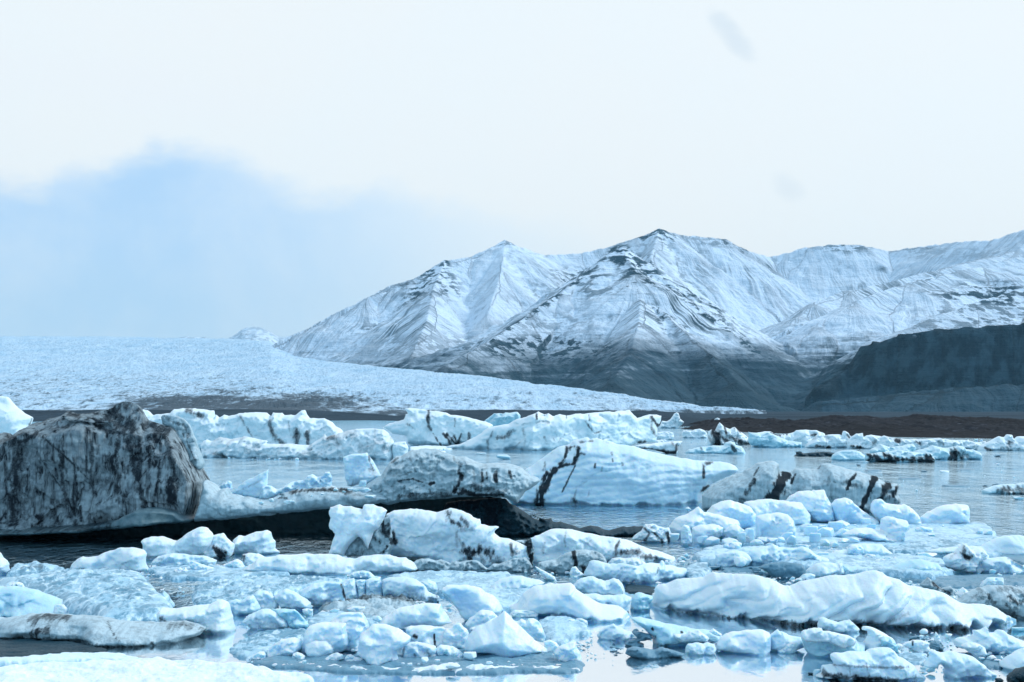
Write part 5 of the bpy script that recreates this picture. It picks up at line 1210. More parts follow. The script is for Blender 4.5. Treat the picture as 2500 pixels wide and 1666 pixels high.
ICE('ice_shard', 'glassy pale shard with a streaked blue underside, left of centre in the calm water', 'ice shard', 6, '-30,850 30,790 130,740 190,745 250,770 300,800 340,860 360,905 250,915 100,905', yb=1266 + 915 / 3.36, style='soft', T=18, flute=1.2, seed=143, dirt=[('40,820 200,870 330,905', 9, .3)])
ICE('ice_shard', 'second glassy shard, bluer, touching the streaked one', 'ice shard', 6, '200,745 300,738 400,748 450,790 515,870 508,898 380,912 340,850', yb=1266 + 912 / 3.36, style='blue', T=18, seed=144)
ICE('ice_block', 'small flat-topped white block above the bluer glassy shard', BL, 6, '463,745 500,738 555,745 550,790 520,802 468,775', yb=1266 + 800 / 3.36, style='block', T=8)
ICE('ice_block', 'low angular white slab on the blue slush patch', BL, 6, '828,740 880,720 978,722 1012,785 960,790 850,775', yb=1266 + 792 / 3.36, style='block', T=10)
CHUNK('ice_block', 'small white block left of the low angular slab', BL, 600 + 730 / 3.36, 1266 + 785 / 3.36, 24, 13, 'block', zb=.08)
CHUNK('ice_block', 'small pale cube right of the low angular slab', BL, 600 + 1080 / 3.36, 1266 + 850 / 3.36, 24, 14, 'block', zb=.08)

# ------------------------------------------------------------------ centre cluster
centre_floe = FLOE('ice_floe', 'dark wet floe carrying the centre cluster of white blocks', 'ice floe', 6,
     '10,1170 200,1120 500,1080 1000,1040 1500,1020 2000,1030 2400,1060 2700,1110 2780,1190 2770,1240 2600,1255 2352,1240 2000,1262 1700,1262 1400,1262 1100,1256 800,1250 500,1225 300,1215 120,1195', H=.06, style='slate', bumps=.05, blen=.4, ripple=.03, edge=22)
FLOE('frosted_rim', 'white frosted front rim', None, 6,
     '330,1192 600,1200 900,1208 1200,1214 1500,1216 1650,1180 1760,1186 1800,1210 2100,1204 2300,1196 2550,1205 2700,1215 2740,1226 2600,1232 2352,1224 2000,1242 1700,1244 1500,1244 1100,1238 800,1230 500,1212', H=.08, style='white', bumps=.07, blen=.30, ripple=.01, edge=14, jit=4.0, parent=centre_floe)
FLOE('ice_floe', 'thin blue slush sheet reaching left from the centre cluster', 'ice floe', 6, '-130,1050 -20,985 60,950 200,922 350,912 500,905 540,930 470,1000 400,1040 300,1090 100,1140 0,1150 -90,1110', H=.06, style='slush', bumps=.03, ripple=.08)
B = 'block'
ICE('ice_block', 'rearmost tilted tablet of ice with a blue shaded left side, behind the centre cluster', BL, 6, '1608,600 1620,565 1650,543 1750,545 1870,550 1930,575 1965,600 2000,620 2050,645 2085,690 2112,745 2080,810 1950,830 1800,840 1760,790 1690,690', yb=1266 + 862 / 3.36, style=B, T=36, R=20, cell=60, fa=.15,
    tilt=(.5, 0), seed=151)
ICE('ice_block', 'low rounded block below the rearmost tilted tablet', BL, 6, '1798,875 1830,820 1890,780 1940,750 2020,758 2070,800 2100,850 2000,900 1850,905', yb=1266 + 915 / 3.36, style=B, T=24, seed=152)
ICE('ice_block', 'broad rear block with a long pale face, at the back of the centre cluster', BL, 6, '1090,860 1130,810 1180,780 1240,745 1280,730 1400,703 1500,693 1600,703 1625,760 1670,810 1695,860 1600,885 1400,905 1300,920 1180,900', yb=1266 + 930 / 3.36, style=B, T=36, R=24, cell=54, fa=.25, seed=153)
ICE('ice_block', 'tall upper block on the left of the centre cluster', BL, 6, '680,870 700,835 740,800 780,772 830,768 900,775 960,775 980,810 1000,850 1015,890 980,940 945,980 950,1070 850,1095 750,1080', yb=1266 + 1130 / 3.36, style=B, T=34, R=20, cell=40, fa=.35, seed=154)
ICE('ice_block', 'broad rounded block at the left front of the centre cluster', BL, 6, '450,1090 455,1040 480,960 500,910 520,880 560,868 600,862 640,850 750,850 825,856 835,900 850,960 856,1030 820,1085 740,1115 600,1135 500,1130', yb=1266 + 1150 / 3.36, style=B, T=40, R=26, cell=44, fa=.3, seed=155)
ICE('ice_block', 'grainy off-white snowball block low on the left front of the centre cluster', BL, 6, '482,1085 490,1040 520,1015 580,1003 660,1003 710,1030 728,1060 720,1110 660,1145 580,1165 520,1150', yb=1266 + 1165 / 3.36, style='white', T=26, R=26, fa=.12, rough=1.5, seed=156)
ICE('ice_block', 'large central block with a blunt peak and concave flank in the centre cluster', BL, 6, '912,1110 925,1040 930,980 945,950 1000,900 1050,870 1100,858 1150,870 1190,885 1250,905 1300,930 1350,975 1345,1020 1290,1055 1240,1080 1262,1185 1200,1200 1120,1217 1030,1207 985,1160', yb=1266 + 1217 / 3.36, style=B, T=46, R=30,
    cell=46, fa=.35, seed=157)
ICE('ice_block', 'flat-topped block with brown specks, right of the large central block', BL, 6, '1308,935 1318,895 1350,880 1450,880 1600,885 1640,900 1690,908 1695,990 1640,1050 1560,1062 1440,1035 1350,990', yb=1266 + 1105 / 3.36, style=B, T=30, R=16, cell=40, fa=.3, seed=158,
    dirt=[('1380,965 1400,975', 5, .9), ('1545,955 1550,1000 1558,1055', 2.6, 1.2), ('1360,990 1420,1020', 6, .25)])
ICE('ice_block', 'block with a thumb-like knob between the brown-specked block and the pyramid', BL, 6, '1640,905 1692,905 1700,870 1730,855 1765,855 1790,890 1815,910 1828,940 1815,1010 1800,1070 1700,1075 1570,1070 1580,1000', yb=1266 + 1108 / 3.36, style=B, T=28, R=18, seed=159)
ICE('ice_block', 'low front slab with dirty flecks between the central block and the small twin blocks', BL, 6, '1280,1090 1290,1050 1320,1015 1400,1013 1480,1030 1560,1050 1575,1140 1520,1160 1400,1162 1290,1160', yb=1266 + 1166 / 3.36, style='white', T=22, R=14, seed=160,
    dirt=[('1300,1040 1290,1130', 4, .6), ('1470,1110 1500,1110', 6, .7), ('1390,1120 1400,1130', 4, .6), ('1490,1090 1505,1130', 5, .6)])
ICE('ice_block', 'small twin-lobed block at the left foot of the pyramid', BL, 6, '1558,1080 1580,1045 1600,1033 1640,1040 1700,1045 1750,1080 1785,1115 1765,1148 1700,1152 1590,1158', yb=1266 + 1158 / 3.36, style=B, T=20, seed=161)
ICE('ice_block', 'great smooth pyramid of blue-white ice, largest block of the centre cluster', BL, 7, '-222,1075 -205,1000 -166,930 -130,895 -100,880 -40,850 0,838 60,792 95,760 112,757 150,795 200,850 250,900 300,945 350,990 400,1030 440,1060 462,1095 400,1125 300,1155 200,1172 100,1168 0,1148 -100,1130 -190,1110', yb=1266 + 1170 / 3.36,
    style=B, T=60, R=60, p=1.4, cell=110, fa=.12, rough=.5, slope=.15, seed=162, crack=.2)
ICE('ice_block', 'thin jagged ridge of ice behind the right slope of the pyramid', BL, 7, '180,850 220,838 245,820 290,845 300,822 345,820 385,840 412,880 430,940 445,975 430,1015 350,1000 250,930', yb=1266 + 1060 / 3.36, style=B, T=16, R=12, seed=163)
ICE('ice_block', 'rightmost faceted block of the centre cluster, at the corner of its floe', BL, 7, '508,1095 540,1060 580,1040 640,1020 682,1014 705,1060 730,1095 742,1180 700,1190 620,1190 535,1165', yb=1266 + 1194 / 3.36, style=B, T=26, R=14, fa=.5, seed=164)
ICE('ice_block', 'wedge of ice between the pyramid and the rightmost faceted block', BL, 7, '425,1005 480,992 530,1020 555,1050 520,1095 480,1115 440,1090', yb=1266 + 1120 / 3.36, style=B, T=16, seed=165)
ICE('ice_block', 'long low rubbly block running down to the left end of the centre cluster', BL, 6, '165,1135 180,1090 210,1055 290,990 340,985 400,975 455,1000 460,1060 420,1110 300,1150 200,1155', yb=1266 + 1158 / 3.36, style=B, T=26, fa=.5, seed=166)
ICE('ice_block', 'lowest leftmost block at the tip of the centre cluster', BL, 6, '48,1155 70,1115 110,1092 150,1093 168,1120 160,1155 100,1172', yb=1266 + 1172 / 3.36, style=B, T=14, seed=167)
ICE('ice_block', 'rounded small block in front of the long low rubbly one', BL, 6, '376,1140 390,1110 420,1098 460,1108 490,1130 488,1162 440,1172 390,1165', yb=1266 + 1173 / 3.36, style=B, T=14, seed=168)
ICE('ice_block', 'white slab lying on the dark wet rim below the snowball block', BL, 6, '605,1190 640,1155 690,1120 750,1100 795,1115 806,1155 760,1175 700,1197 640,1198', yb=1266 + 1198 / 3.36, style='white', T=16, seed=169)
ICE('ice_block', 'small hooked slab left of the large central block, on the wet rim', BL, 6, '808,1150 830,1120 860,1115 900,1140 960,1143 992,1160 950,1185 900,1200 840,1200 820,1180', yb=1266 + 1202 / 3.36, style=B, T=12, seed=170)
g = 'tiny crumbs on the wet rim of the centre floe'
LB = ['crumb directly below the rounded small block', 'crumb below the right flank of the large central block', 'hanging crumb below the low dirty-flecked slab', 'crumb left of the small twin-lobed block, at its foot', 'flat white crumb standing on the frosted rim',
      'crumb below the middle of the pyramid', 'crumb wedged at the left foot of the pyramid', 'crumbs of ice in the gap left of the large central block', 'crumb in the gap above the rounded small block', 'tiny crumb just right of the central block foot',
      'tiniest crumb between central block foot and dirty-flecked slab']
for lb, (a, b, w_, h_) in zip(LB, [(480, 1186, 36, 24), (1345, 1208, 40, 26), (1470, 1180, 60, 44), (1570, 1175, 50, 24), (1700, 1225, 120, 36), (2000, 1190, 60, 22), (1840, 1150, 110, 50), (900, 1085, 70, 20), (430, 1085, 60, 30), (1290, 1190, 30, 14), (1420, 1196, 24, 12)]):
    CHUNK('ice_crumb', lb, 'ice crumb', 600 + a / 3.36, 1266 + b / 3.36 + 2, w_ / 3.36, h_ / 3.36, 'white', group=g, zb=.12)

# ------------------------------------------------------------------ blue ice right of centre
FLOE('ice_floe', 'mottled blue slush plain behind the pale blue dome', 'ice floe', 7, '-880,470 -600,440 -300,425 -100,430 100,440 250,470 340,500 430,540 400,600 200,690 100,740 -100,700 -300,640 -500,560', H=.16, style='bluefloe', bumps=.08, blen=1.1, ripple=.05)
ICE('ice_floe', 'long tilted ice plate with a frosted edge, left of the pale blue dome', 'ice floe', 7, '-40,590 0,545 60,510 150,480 250,470 330,495 380,500 440,530 330,575 200,610 60,640', yb=1266 + 650 / 3.36, style='soft', T=40, R=24, slope=.6, seed=181)
ICE('iceberg', 'pale blue dome of ice with a long right arm, in the centre right', 'iceberg', 7, '80,740 140,720 200,690 260,620 310,580 350,558 450,540 560,535 650,530 680,555 700,580 740,605 790,640 850,680 900,700 970,708 1050,715 1120,770 1205,858 1100,868 1000,868 860,866 790,860 600,835 400,810 150,790',
    yb=[(1240, 1506), (1420, 1522), (1560, 1526)], style='block', T=80, R=70, cell=90, fa=.12, slope=.5, rough=.8, seed=182)
ICE('iceberg', 'translucent low ice plate with bright edge, behind the blue dome right arm', 'iceberg', 7, '750,650 765,616 870,618 910,632 1000,630 1100,624 1148,648 1135,700 1125,775 1050,740 900,705 820,680', yb=1266 + 790 / 3.36, style='soft', T=30, R=16, slope=.3, seed=183)
ICE('iceberg', 'small blue crystal-edged iceberg beside the left end of the great wavy berg', 'iceberg', 7, '1128,755 1140,700 1152,660 1180,615 1210,603 1250,618 1320,635 1330,655 1298,700 1295,755 1200,760', yb=1266 + 765 / 3.36, style='blue', T=26, cell=16, fa=.6, seed=184)
ICE('iceberg', 'great wavy white iceberg with swooping ridges, long and low on the right', 'iceberg', 8,
    '-724,790 -722,740 -728,700 -700,680 -690,655 -680,600 -667,560 -620,540 -567,530 -500,500 -417,485 -350,482 -277,480 -230,455 -197,440 -150,448 -67,450 40,455 110,460 180,470 250,490 300,510 380,545 430,558 500,520 560,505 650,490 740,470 800,463 860,468 940,462 1000,455 '
    '1060,435 1110,422 1190,440 1235,475 1330,500 1390,538 1450,555 1560,575 1650,598 1720,622 1780,668 1840,690 1950,700 2080,712 2130,740 2180,775 2290,830 2285,892 2200,905 2050,915 1900,935 1700,940 1500,935 1200,920 1000,905 800,915 650,895 300,890 0,860 -300,830 -550,800',
    yb=[(1590, 1500), (1700, 1508), (1850, 1526), (2000, 1535), (2100, 1540), (2300, 1545), (2460, 1540)], style='white', T=88, R=80, p=1.7, cell=130, fa=.06, slope=.32, rough=.9, seed=185, crack=.1, warp=1.2, notch=(1.5, 2.6),
    waves=[(.55, 1.0, 62, 10.0), (.45, 1.0, 30, 3.0)], dirt=[('-500,800 -300,830 0,858 300,884 650,890', 14, .8), ('1000,900 1200,920 1500,932 1900,926', 14, .85), ('-50,720 40,700 120,650', 4, .2), ('1180,880 1300,830 1400,780', 7, .4), ('1520,900 1600,860', 7, .45), ('900,790 1000,720 1100,680', 8, .2),
                                                           ('450,640 600,690 850,700', 7, .15), ('-300,780 -100,800', 14, .25)])
ICE('ice_ledge', 'sharp-edged slab hanging off the front of the great wavy berg', 'ice ledge', 8, '655,870 670,820 700,805 760,830 830,855 880,835 920,830 960,870 1000,905 985,935 900,945 780,925 660,900', yb=1266 + 945 / 3.36, style='soft', T=26, R=16, fa=.4, seed=186)

# ------------------------------------------------------------------ ice fields behind the wavy berg
FLOE('ice_floe', 'broad sheet of thin wet blue ice behind the great wavy berg', 'ice floe', 8, '-160,400 100,380 500,360 900,400 1300,430 1700,470 2100,455 2420,470 2420,520 2000,560 1700,560 1400,500 1000,470 700,470 560,440 300,420 -100,430', H=.06, style='slate', bumps=.03, ripple=.06)
FLOE('ice_floe', 'flat slush sheet with white streaks at the upper right of the ice fields', 'ice floe', 8, '1180,262 1260,230 1400,200 1700,172 2000,158 2200,150 2420,165 2420,290 2100,300 1800,290 1560,275 1350,275', H=.15, style='slush', bumps=.06, ripple=.05)
FLOE('ice_floe', 'broad blue floe scattered with rubble, left of the brown-stained knob', 'ice floe', 8, '-200,260 60,240 400,230 700,260 1000,280 1400,290 1700,330 1750,420 1600,470 1300,450 900,430 870,390 600,385 500,375 200,360 -100,350 -190,330', H=.22, style='bluefloe', bumps=.09, ripple=.03)
ICE('ice_block', 'broad pale block at the left end of the rubble-strewn blue floe', BL, 8, '-182,395 -180,300 -140,285 -100,270 0,262 60,275 110,310 125,345 60,400 -60,410', yb=1266 + 412 / 3.36, style='soft', T=30, cell=26, fa=.5, seed=201)
ICE('ice_block', 'upright rounded block with a cracked face on top of the broad pale block', BL, 8, '-120,275 -112,215 -85,200 -50,190 20,198 38,205 25,250 20,270 -40,285', yb=1266 + 300 / 3.36, style=B, T=16, R=12, seed=202)
ICE('ice_block', 'long bumpy ice bank with an overhanging dark-blue front, behind the twin white blocks', BL, 8, '60,350 100,262 180,240 250,230 290,205 330,238 400,240 480,242 530,225 580,240 620,275 650,300 740,322 785,360 700,395 600,405 500,385 300,375 100,375', yb=1266 + 405 / 3.36, style='soft', T=34, cell=26, fa=.6, seed=203)
ICE('ice_floe', 'dark blue undercut base under the long bumpy bank', 'ice floe', 8, '170,400 230,370 320,362 440,362 530,375 565,430 540,480 440,500 330,490 240,440', yb=1266 + 500 / 3.36, style='slate', T=20, R=18, seed=204, fa=.2)
ICE('iceberg', 'low arched white iceberg crest in the middle of the right ice fields', 'iceberg', 8, '715,310 780,282 820,270 900,250 925,215 1000,210 1100,204 1180,215 1240,268 1298,302 1220,330 1100,345 900,340 760,330', yb=1266 + 346 / 3.36, style='soft', T=34, cell=50, fa=.25, seed=205)
ICE('ice_block', 'pale rounded knob on the left shoulder of the low arched crest', BL, 8, '905,290 915,245 945,222 1000,215 1030,240 1045,285 1010,315 940,312', yb=1266 + 352 / 3.36, style=B, T=16, seed=206)
ICE('ice_block', 'squarish white block standing alone below the low arched crest', BL, 8, '1036,350 1040,310 1062,288 1130,298 1128,350 1090,370 1050,368', yb=1266 + 374 / 3.36, style='white', T=16, R=10, seed=207)
ICE('ice_block', 'small triangular block left of the squarish lone block', BL, 8, '785,355 800,335 845,305 872,328 880,362 830,368', yb=1266 + 370 / 3.36, style=B, T=12, seed=208)
ICE('ice_block', 'flat ragged plate right of the squarish lone block', BL, 8, '1105,370 1130,345 1180,330 1215,340 1225,360 1300,380 1310,395 1240,408 1180,395', yb=1266 + 402 / 3.36, style='soft', T=14, R=8, seed=209)
ICE('iceberg', 'long translucent blue ice bank behind the great wavy berg', 'iceberg', 8, '860,460 870,390 960,395 1100,400 1260,395 1420,335 1500,330 1560,345 1640,370 1690,410 1720,470 1650,488 1500,480 1300,470 1000,465', yb=1266 + 488 / 3.36, style='blue', T=40, R=40, slope=.4, cell=60, fa=.2, seed=210)
ICE('iceberg', 'knob of crumpled ice with a brown-stained hollow, upper right of the wavy berg', 'iceberg', 8, '1690,350 1700,318 1730,305 1760,285 1790,280 1820,240 1850,208 1880,215 1890,240 1925,262 1970,240 2010,245 2025,270 2055,300 2060,380 2050,420 1980,450 1880,440 1800,430 1730,400', yb=1266 + 450 / 3.36, style='white', T=36,
    R=26, cell=16, fa=.8, rough=2.0, crack=1.2, seed=211, dirt=[('1860,230 1870,260 1840,290', 7, .8), ('1870,310 1890,320', 7, 1.), ('1780,290 1740,330', 7, .4), ('1900,270 1920,310 1890,340', 5, .6), ('1850,400 1880,430', 6, .5)])
ICE('iceberg', 'smooth pale-blue swell of ice at the right edge of the ice fields', 'iceberg', 8, '1540,275 1640,245 1720,235 1850,225 2000,230 2090,185 2150,152 2220,140 2300,135 2360,145 2430,160 2430,300 2300,330 2100,320 1900,300 1650,290', yb=1266 + 330 / 3.36, style='soft', T=60, R=60, slope=.3, cell=80, fa=.12, seed=212)
ICE('iceberg', 'rounded ice bank with a dark cleft at the right edge, below the pale-blue swell', 'iceberg', 8, '1985,350 2050,325 2150,318 2200,318 2250,335 2290,360 2340,385 2430,380 2430,450 2330,455 2150,460 2030,450', yb=1266 + 460 / 3.36, style='soft', T=36, cell=30, seed=213, dirt=[('2230,325 2290,355 2340,390', 4, .6)])
FLOE('ice_floe', 'dark blue wet patch of ice at the right edge above the rounded bank', 'ice floe', 8, '2150,300 2250,290 2352,270 2420,275 2420,375 2352,365 2280,345 2200,325', H=.15, style='slate', bumps=.04)
ICE('ice_block', 'white two-stepped block with a frosted top, just behind the great wavy berg', BL, 8, '560,460 570,430 600,405 640,372 700,360 760,358 800,368 820,358 860,365 868,410 875,455 780,480 640,490', yb=1266 + 492 / 3.36, style='soft', T=34, R=20, cell=30, flute=.8, seed=214, dirt=[('835,370 845,440', 4, .35)])
ICE('ice_block', 'small smooth pebble-shaped block left of the two-stepped one', BL, 8, '505,490 545,455 600,448 638,462 635,490 590,512 530,512', yb=1266 + 514 / 3.36, style='soft', T=16, fa=.15, seed=215)
ICE('iceberg', 'dirt-creased brown-grey iceberg rising at the right edge behind the wavy berg', 'iceberg', 8, '1780,690 1840,650 1880,615 1940,585 2000,562 2060,545 2150,548 2250,550 2340,575 2430,590 2430,830 2290,830 2200,790 2120,740 2000,720 1880,705', yb=1266 + 835 / 3.36, style='grey', T=50, R=50, cell=26, fa=.6,
    rough=2.2, crack=1.6, slope=.3, seed=216, dproc=.5, dirt=[('2060,620 2100,690 2130,680', 6, .8), ('2230,640 2300,700 2340,690', 6, .8), ('2150,570 2260,590 2340,620', 12, .55), ('2200,700 2290,800', 5, .7), ('1930,620 2050,600', 8, .4), ('2250,620 2240,680 2300,700', 4, .7)])
ICE('ice_block', 'flat pale cap lying on the dirt-creased grey berg', BL, 8, '1990,560 2010,520 2050,488 2110,483 2180,486 2184,545 2120,555 2050,565', yb=1266 + 800 / 3.36, style='soft', T=18, R=12, seed=217, closed=True, gap=1.2)
ICE('ice_block', 'bright white diamond-shaped block at the shoulder of the wavy berg', BL, 8, '1788,620 1810,600 1850,563 1890,600 1922,630 1900,655 1860,668 1820,660', yb=1266 + 800 / 3.36, style='white', T=16, R=12, seed=218, closed=True, gap=.3)
ICE('iceberg', 'dark-veined low ice spur behind the right crest of the wavy berg', 'iceberg', 8, '1495,550 1530,510 1562,478 1600,515 1640,545 1680,572 1710,560 1745,555 1775,590 1795,625 1740,650 1650,620 1550,590', yb=1266 + 660 / 3.36, style='grey', T=20, cell=16, fa=.7, seed=219, dirt=[('1600,530 1680,590 1760,620', 6, .8), ('1560,490 1600,540', 4, .6)])
g = 'rubble strewn over the blue floe of the right ice fields'
for a, b, w_, h_ in [(50, 350, 120, 70), (120, 330, 90, 60), (180, 350, 110, 80), (280, 320, 120, 90), (340, 350, 90, 60), (420, 320, 100, 70), (460, 370, 150, 50), (30, 390, 120, 70), (350, 290, 70, 50), (240, 370, 90, 40), (540, 300, 80, 60), (820, 300, 90, 40), (1230, 350, 60, 40), (1290, 350, 60, 34),
                     (1560, 320, 170, 36), (2095, 455, 50, 34), (2030, 540, 60, 30), (700, 320, 90, 40), (-10, 240, 60, 60), (240, 445, 80, 34)]:
    CHUNK('ice_rubble', 'small white rubble piece strewn over the ice fields behind the great wavy berg', 'ice rubble', 1800 + a / 3.36, 1266 + b / 3.36, w_ / 3.36, h_ / 3.36, 'block', group=g, zb=.15)
g = 'dark wet crumbs in the slush above the wavy berg'
for a, b, w_, h_ in [(160, 440, 70, 30), (200, 460, 60, 26), (260, 480, 90, 26), (130, 425, 60, 24), (330, 490, 60, 20), (-300, 410, 90, 20), (-200, 420, 120, 22), (-80, 430, 90, 24)]:
    CHUNK('ice_crumb', 'small dark wet ice crumb in the slush above the crest of the wavy berg', 'ice crumb', 1800 + a / 3.36, 1266 + b / 3.36, w_ / 3.36, h_ / 3.36, 'slate', group=g)

# ------------------------------------------------------------------ front right
FLOE('ice_floe', 'striated blue sheet of ice right of the pyramid, with a thin far edge', 'ice floe', 7, '380,830 440,800 620,800 700,820 780,850 812,905 800,935 700,945 640,965 620,1000 570,1030 500,1010 440,960 400,900', H=.10, style='bluefloe', bumps=.04, ripple=.06, edge=14)
ICE('ice_block', 'low oval white slab floating left of the striated blue sheet', BL, 7, '150,780 190,752 280,752 350,762 385,785 370,805 250,812 200,805', yb=1266 + 814 / 3.36, style='white', T=14, R=10, seed=231)
CHUNK('ice_block', 'tiny white dome at the back edge of the striated blue sheet', BL, 1200 + 507 / 3.36, 1266 + 806 / 3.36, 13, 10, 'white')
CHUNK('ice_block', 'small pointed white block on the right end of the striated blue sheet', BL, 1200 + 655 / 3.36, 1266 + 864 / 3.36, 17, 9, 'white', zb=.08)
ICE('ice_block', 'flat tapering white slab on the right end of the striated blue sheet', BL, 7, '690,862 695,820 740,820 785,840 795,860 740,864', yb=1266 + 866 / 3.36, style='white', T=10, R=8, step=1.3)
ICE('ice_shard', 'low peaked shard of glassy ice in the calm water right of the pyramid', 'ice shard', 7, '862,955 890,925 930,900 1000,863 1030,890 1070,905 1110,925 1170,935 1225,965 1215,1000 1100,1005 950,1000 880,985', yb=1266 + 1004 / 3.36, style='soft', T=26, cell=22, fa=.5, seed=232, dirt=[('900,960 1100,985', 8, .25)])
ICE('ice_shard', 'dark glassy rubble trailing right of the low peaked shard', 'ice shard', 7, '1150,930 1230,930 1300,950 1325,985 1300,1000 1200,1010 1250,1030 1240,1060 1130,1060 1090,1030 1120,1005 1200,985', yb=1266 + 1055 / 3.36, style='slate', T=20, R=10, cell=12, fa=.8, seed=233)
ICE('iceberg', 'long blue slanting ice beam running down to the right toward the front blocks', 'iceberg', 7, '1140,820 1230,808 1310,830 1420,858 1520,880 1640,900 1740,912 1800,925 1890,960 1870,1000 1700,1025 1500,1050 1400,1062 1340,1055 1320,970 1250,900 1180,862', yb=[(1560, 1583), (1760, 1578)], style='blue', T=44, R=26, cell=36,
    fa=.35, slope=.2, seed=234, dirt=[('1320,905 1330,915', 3, 1.), ('1560,930 1565,935', 3, 1.), ('1370,1040 1450,1050', 6, .5), ('1345,960 1350,980', 3, .8)])
ICE('ice_block', 'flat pale slab with a bulge lying on the slanting blue beam', BL, 7, '1490,960 1500,945 1560,950 1605,945 1620,922 1700,915 1735,945 1782,980 1770,1012 1680,1010 1550,1015 1500,990', yb=1266 + 1070 / 3.36, style='white', T=16, R=12, seed=235, closed=True)
ICE('ice_block', 'small peaked block at the right end of the slanting blue beam', BL, 7, '1785,930 1820,900 1850,925 1892,950 1880,968 1820,955', yb=1266 + 1050 / 3.36, style=B, T=10, R=7, closed=True, seed=236)
ICE('ice_block', 'clean-cut blocky ice with a vertical right end, mirrored in the bright water', BL, 7, '1838,1080 1850,1030 1880,980 1925,945 1965,932 2100,920 2215,912 2280,940 2293,965 2285,1020 2295,1115 2200,1122 2110,1125 2050,1110 1900,1095', yb=1266 + 1122 / 3.36, style=B, T=44, R=26, cell=60, fa=.2, seed=237)
ICE('ice_block', 'glassy angular block with a blue lower face, left of the clean-cut block', BL, 7, '1590,1110 1592,1060 1610,1030 1680,1020 1740,1028 1780,1015 1830,1030 1850,1070 1820,1110 1790,1125 1660,1122', yb=1266 + 1124 / 3.36, style='soft', T=26, cell=20, fa=.5, seed=238)
ICE('ice_shard', 'dark blue glassy shard lying low in the bright water', 'ice shard', 7, '1098,1110 1110,1075 1160,1052 1250,1058 1340,1078 1370,1062 1405,1055 1480,1080 1590,1112 1560,1130 1480,1142 1360,1158 1230,1145 1140,1130', yb=1266 + 1154 / 3.36, style='slate', T=26, R=14, cell=30, fa=.4, seed=239)
ICE('ice_block', 'pale ragged block between the clean-cut block and the snow-capped one', BL, 8, '260,1070 270,960 300,935 330,910 350,930 365,920 420,960 470,970 530,975 555,1060 490,1075 420,1100 340,1090', yb=1266 + 1100 / 3.36, style='soft', T=26, cell=22, fa=.5, seed=240)
ICE('ice_block', 'small bright faceted lump at the waterline below the ragged block', BL, 8, '330,1085 360,1060 390,1030 440,1015 475,1020 490,1050 485,1090 420,1108 350,1105', yb=1266 + 1110 / 3.36, style=B, T=14, seed=241)
ICE('ice_block', 'thick blue slab with a ragged snow cap, front right', BL, 8, '522,975 530,935 570,912 600,915 640,898 690,900 700,925 780,935 860,950 960,985 990,1010 1040,1020 1030,1090 900,1140 700,1150 600,1130 560,1080 545,1020', yb=1266 + 1150 / 3.36, style='blue', T=46, R=22, cell=34, fa=.35, seed=242)
ICE('ice_block', 'ragged white cap slab lying on the thick blue slab', BL, 8, '524,975 530,935 545,920 570,925 590,908 640,898 690,898 700,922 780,930 870,950 975,990 940,1050 870,1062 800,1045 740,1015 660,1010 560,1015', yb=1266 + 1162 / 3.36, style='white', T=18, R=10, seed=243, closed=True)
ICE('ice_block', 'hook-shaped block with a beak pointing left and a blue wave-like flank', BL, 8, '1018,912 1040,888 1080,885 1120,895 1180,925 1230,955 1290,1000 1312,1060 1310,1100 1250,1110 1150,1110 1060,1110 1010,1060 1050,1010 1075,960 1070,925', yb=1266 + 1130 / 3.36, style='white', T=34, R=22, cell=34, fa=.3, seed=244)
ICE('ice_block', 'deep blue glassy cheek against the hook-shaped block', BL, 8, '1165,1065 1165,985 1200,970 1250,975 1290,1000 1312,1050 1318,1100 1240,1105', yb=1266 + 1140 / 3.36, style='blue', T=20, R=14, flute=1.0, seed=245)
ICE('iceberg', 'layered white iceberg with a dark gravel-stained underside at the bottom edge', 'iceberg', 8, '640,1300 690,1265 705,1215 800,1200 775,1160 772,1130 800,1110 870,1105 950,1092 1080,1098 1110,1075 1170,1062 1250,1063 1290,1090 1320,1130 1380,1160 1440,1195 1480,1250 1550,1318 1480,1335 1300,1345 1000,1345 800,1320',
    yb=1266 + 1345 / 3.36, style='soft', T=50, R=26, cell=44, fa=.25, slope=.15, layers=(34, 4, .12), seed=246,
    dirt=[('790,1205 1000,1215 1200,1225 1400,1220', 4, .6), ('720,1290 900,1300 1100,1320 1300,1330', 8, .9), ('700,1260 730,1290', 8, .7), ('1060,1190 1080,1290', 4, .4), ('920,1220 930,1290', 3, .5), ('1460,1290 1470,1320', 6, .6), ('1150,1170 1200,1210', 5, .3)])
ICE('iceberg', 'translucent pale ice slab with engraved waves and a see-through notch, bottom right', 'iceberg', 8, '1530,1215 1560,1170 1590,1120 1575,1090 1600,1085 1680,1100 1750,1088 1850,1108 1920,1135 1960,1155 2020,1200 2060,1240 2120,1280 2142,1312 2110,1325 1900,1325 1720,1318 1700,1260 1715,1235 1660,1190 1640,1195 1640,1230 1560,1225',
    yb=1266 + 1326 / 3.36, style='soft', T=40, R=22, cell=40, fa=.3, layers=(10, 1.6, .5), seed=247)
ICE('ice_block', 'white split block left of the thin upright splinter', BL, 8, '1358,1045 1390,1015 1440,1000 1500,995 1565,1010 1572,1060 1560,1105 1500,1112 1440,1080', yb=1266 + 1114 / 3.36, style='white', T=20, R=12, seed=248, dirt=[('1440,1010 1438,1040', 3, .8)])
ICE('ice_shard', 'thin upright white splinter standing in dark rubble', 'ice shard', 8, '1612,1020 1618,960 1630,928 1645,945 1662,975 1665,1020 1640,1035', yb=1266 + 1060 / 3.36, style='white', T=8, R=6, step=1.2, seed=249)
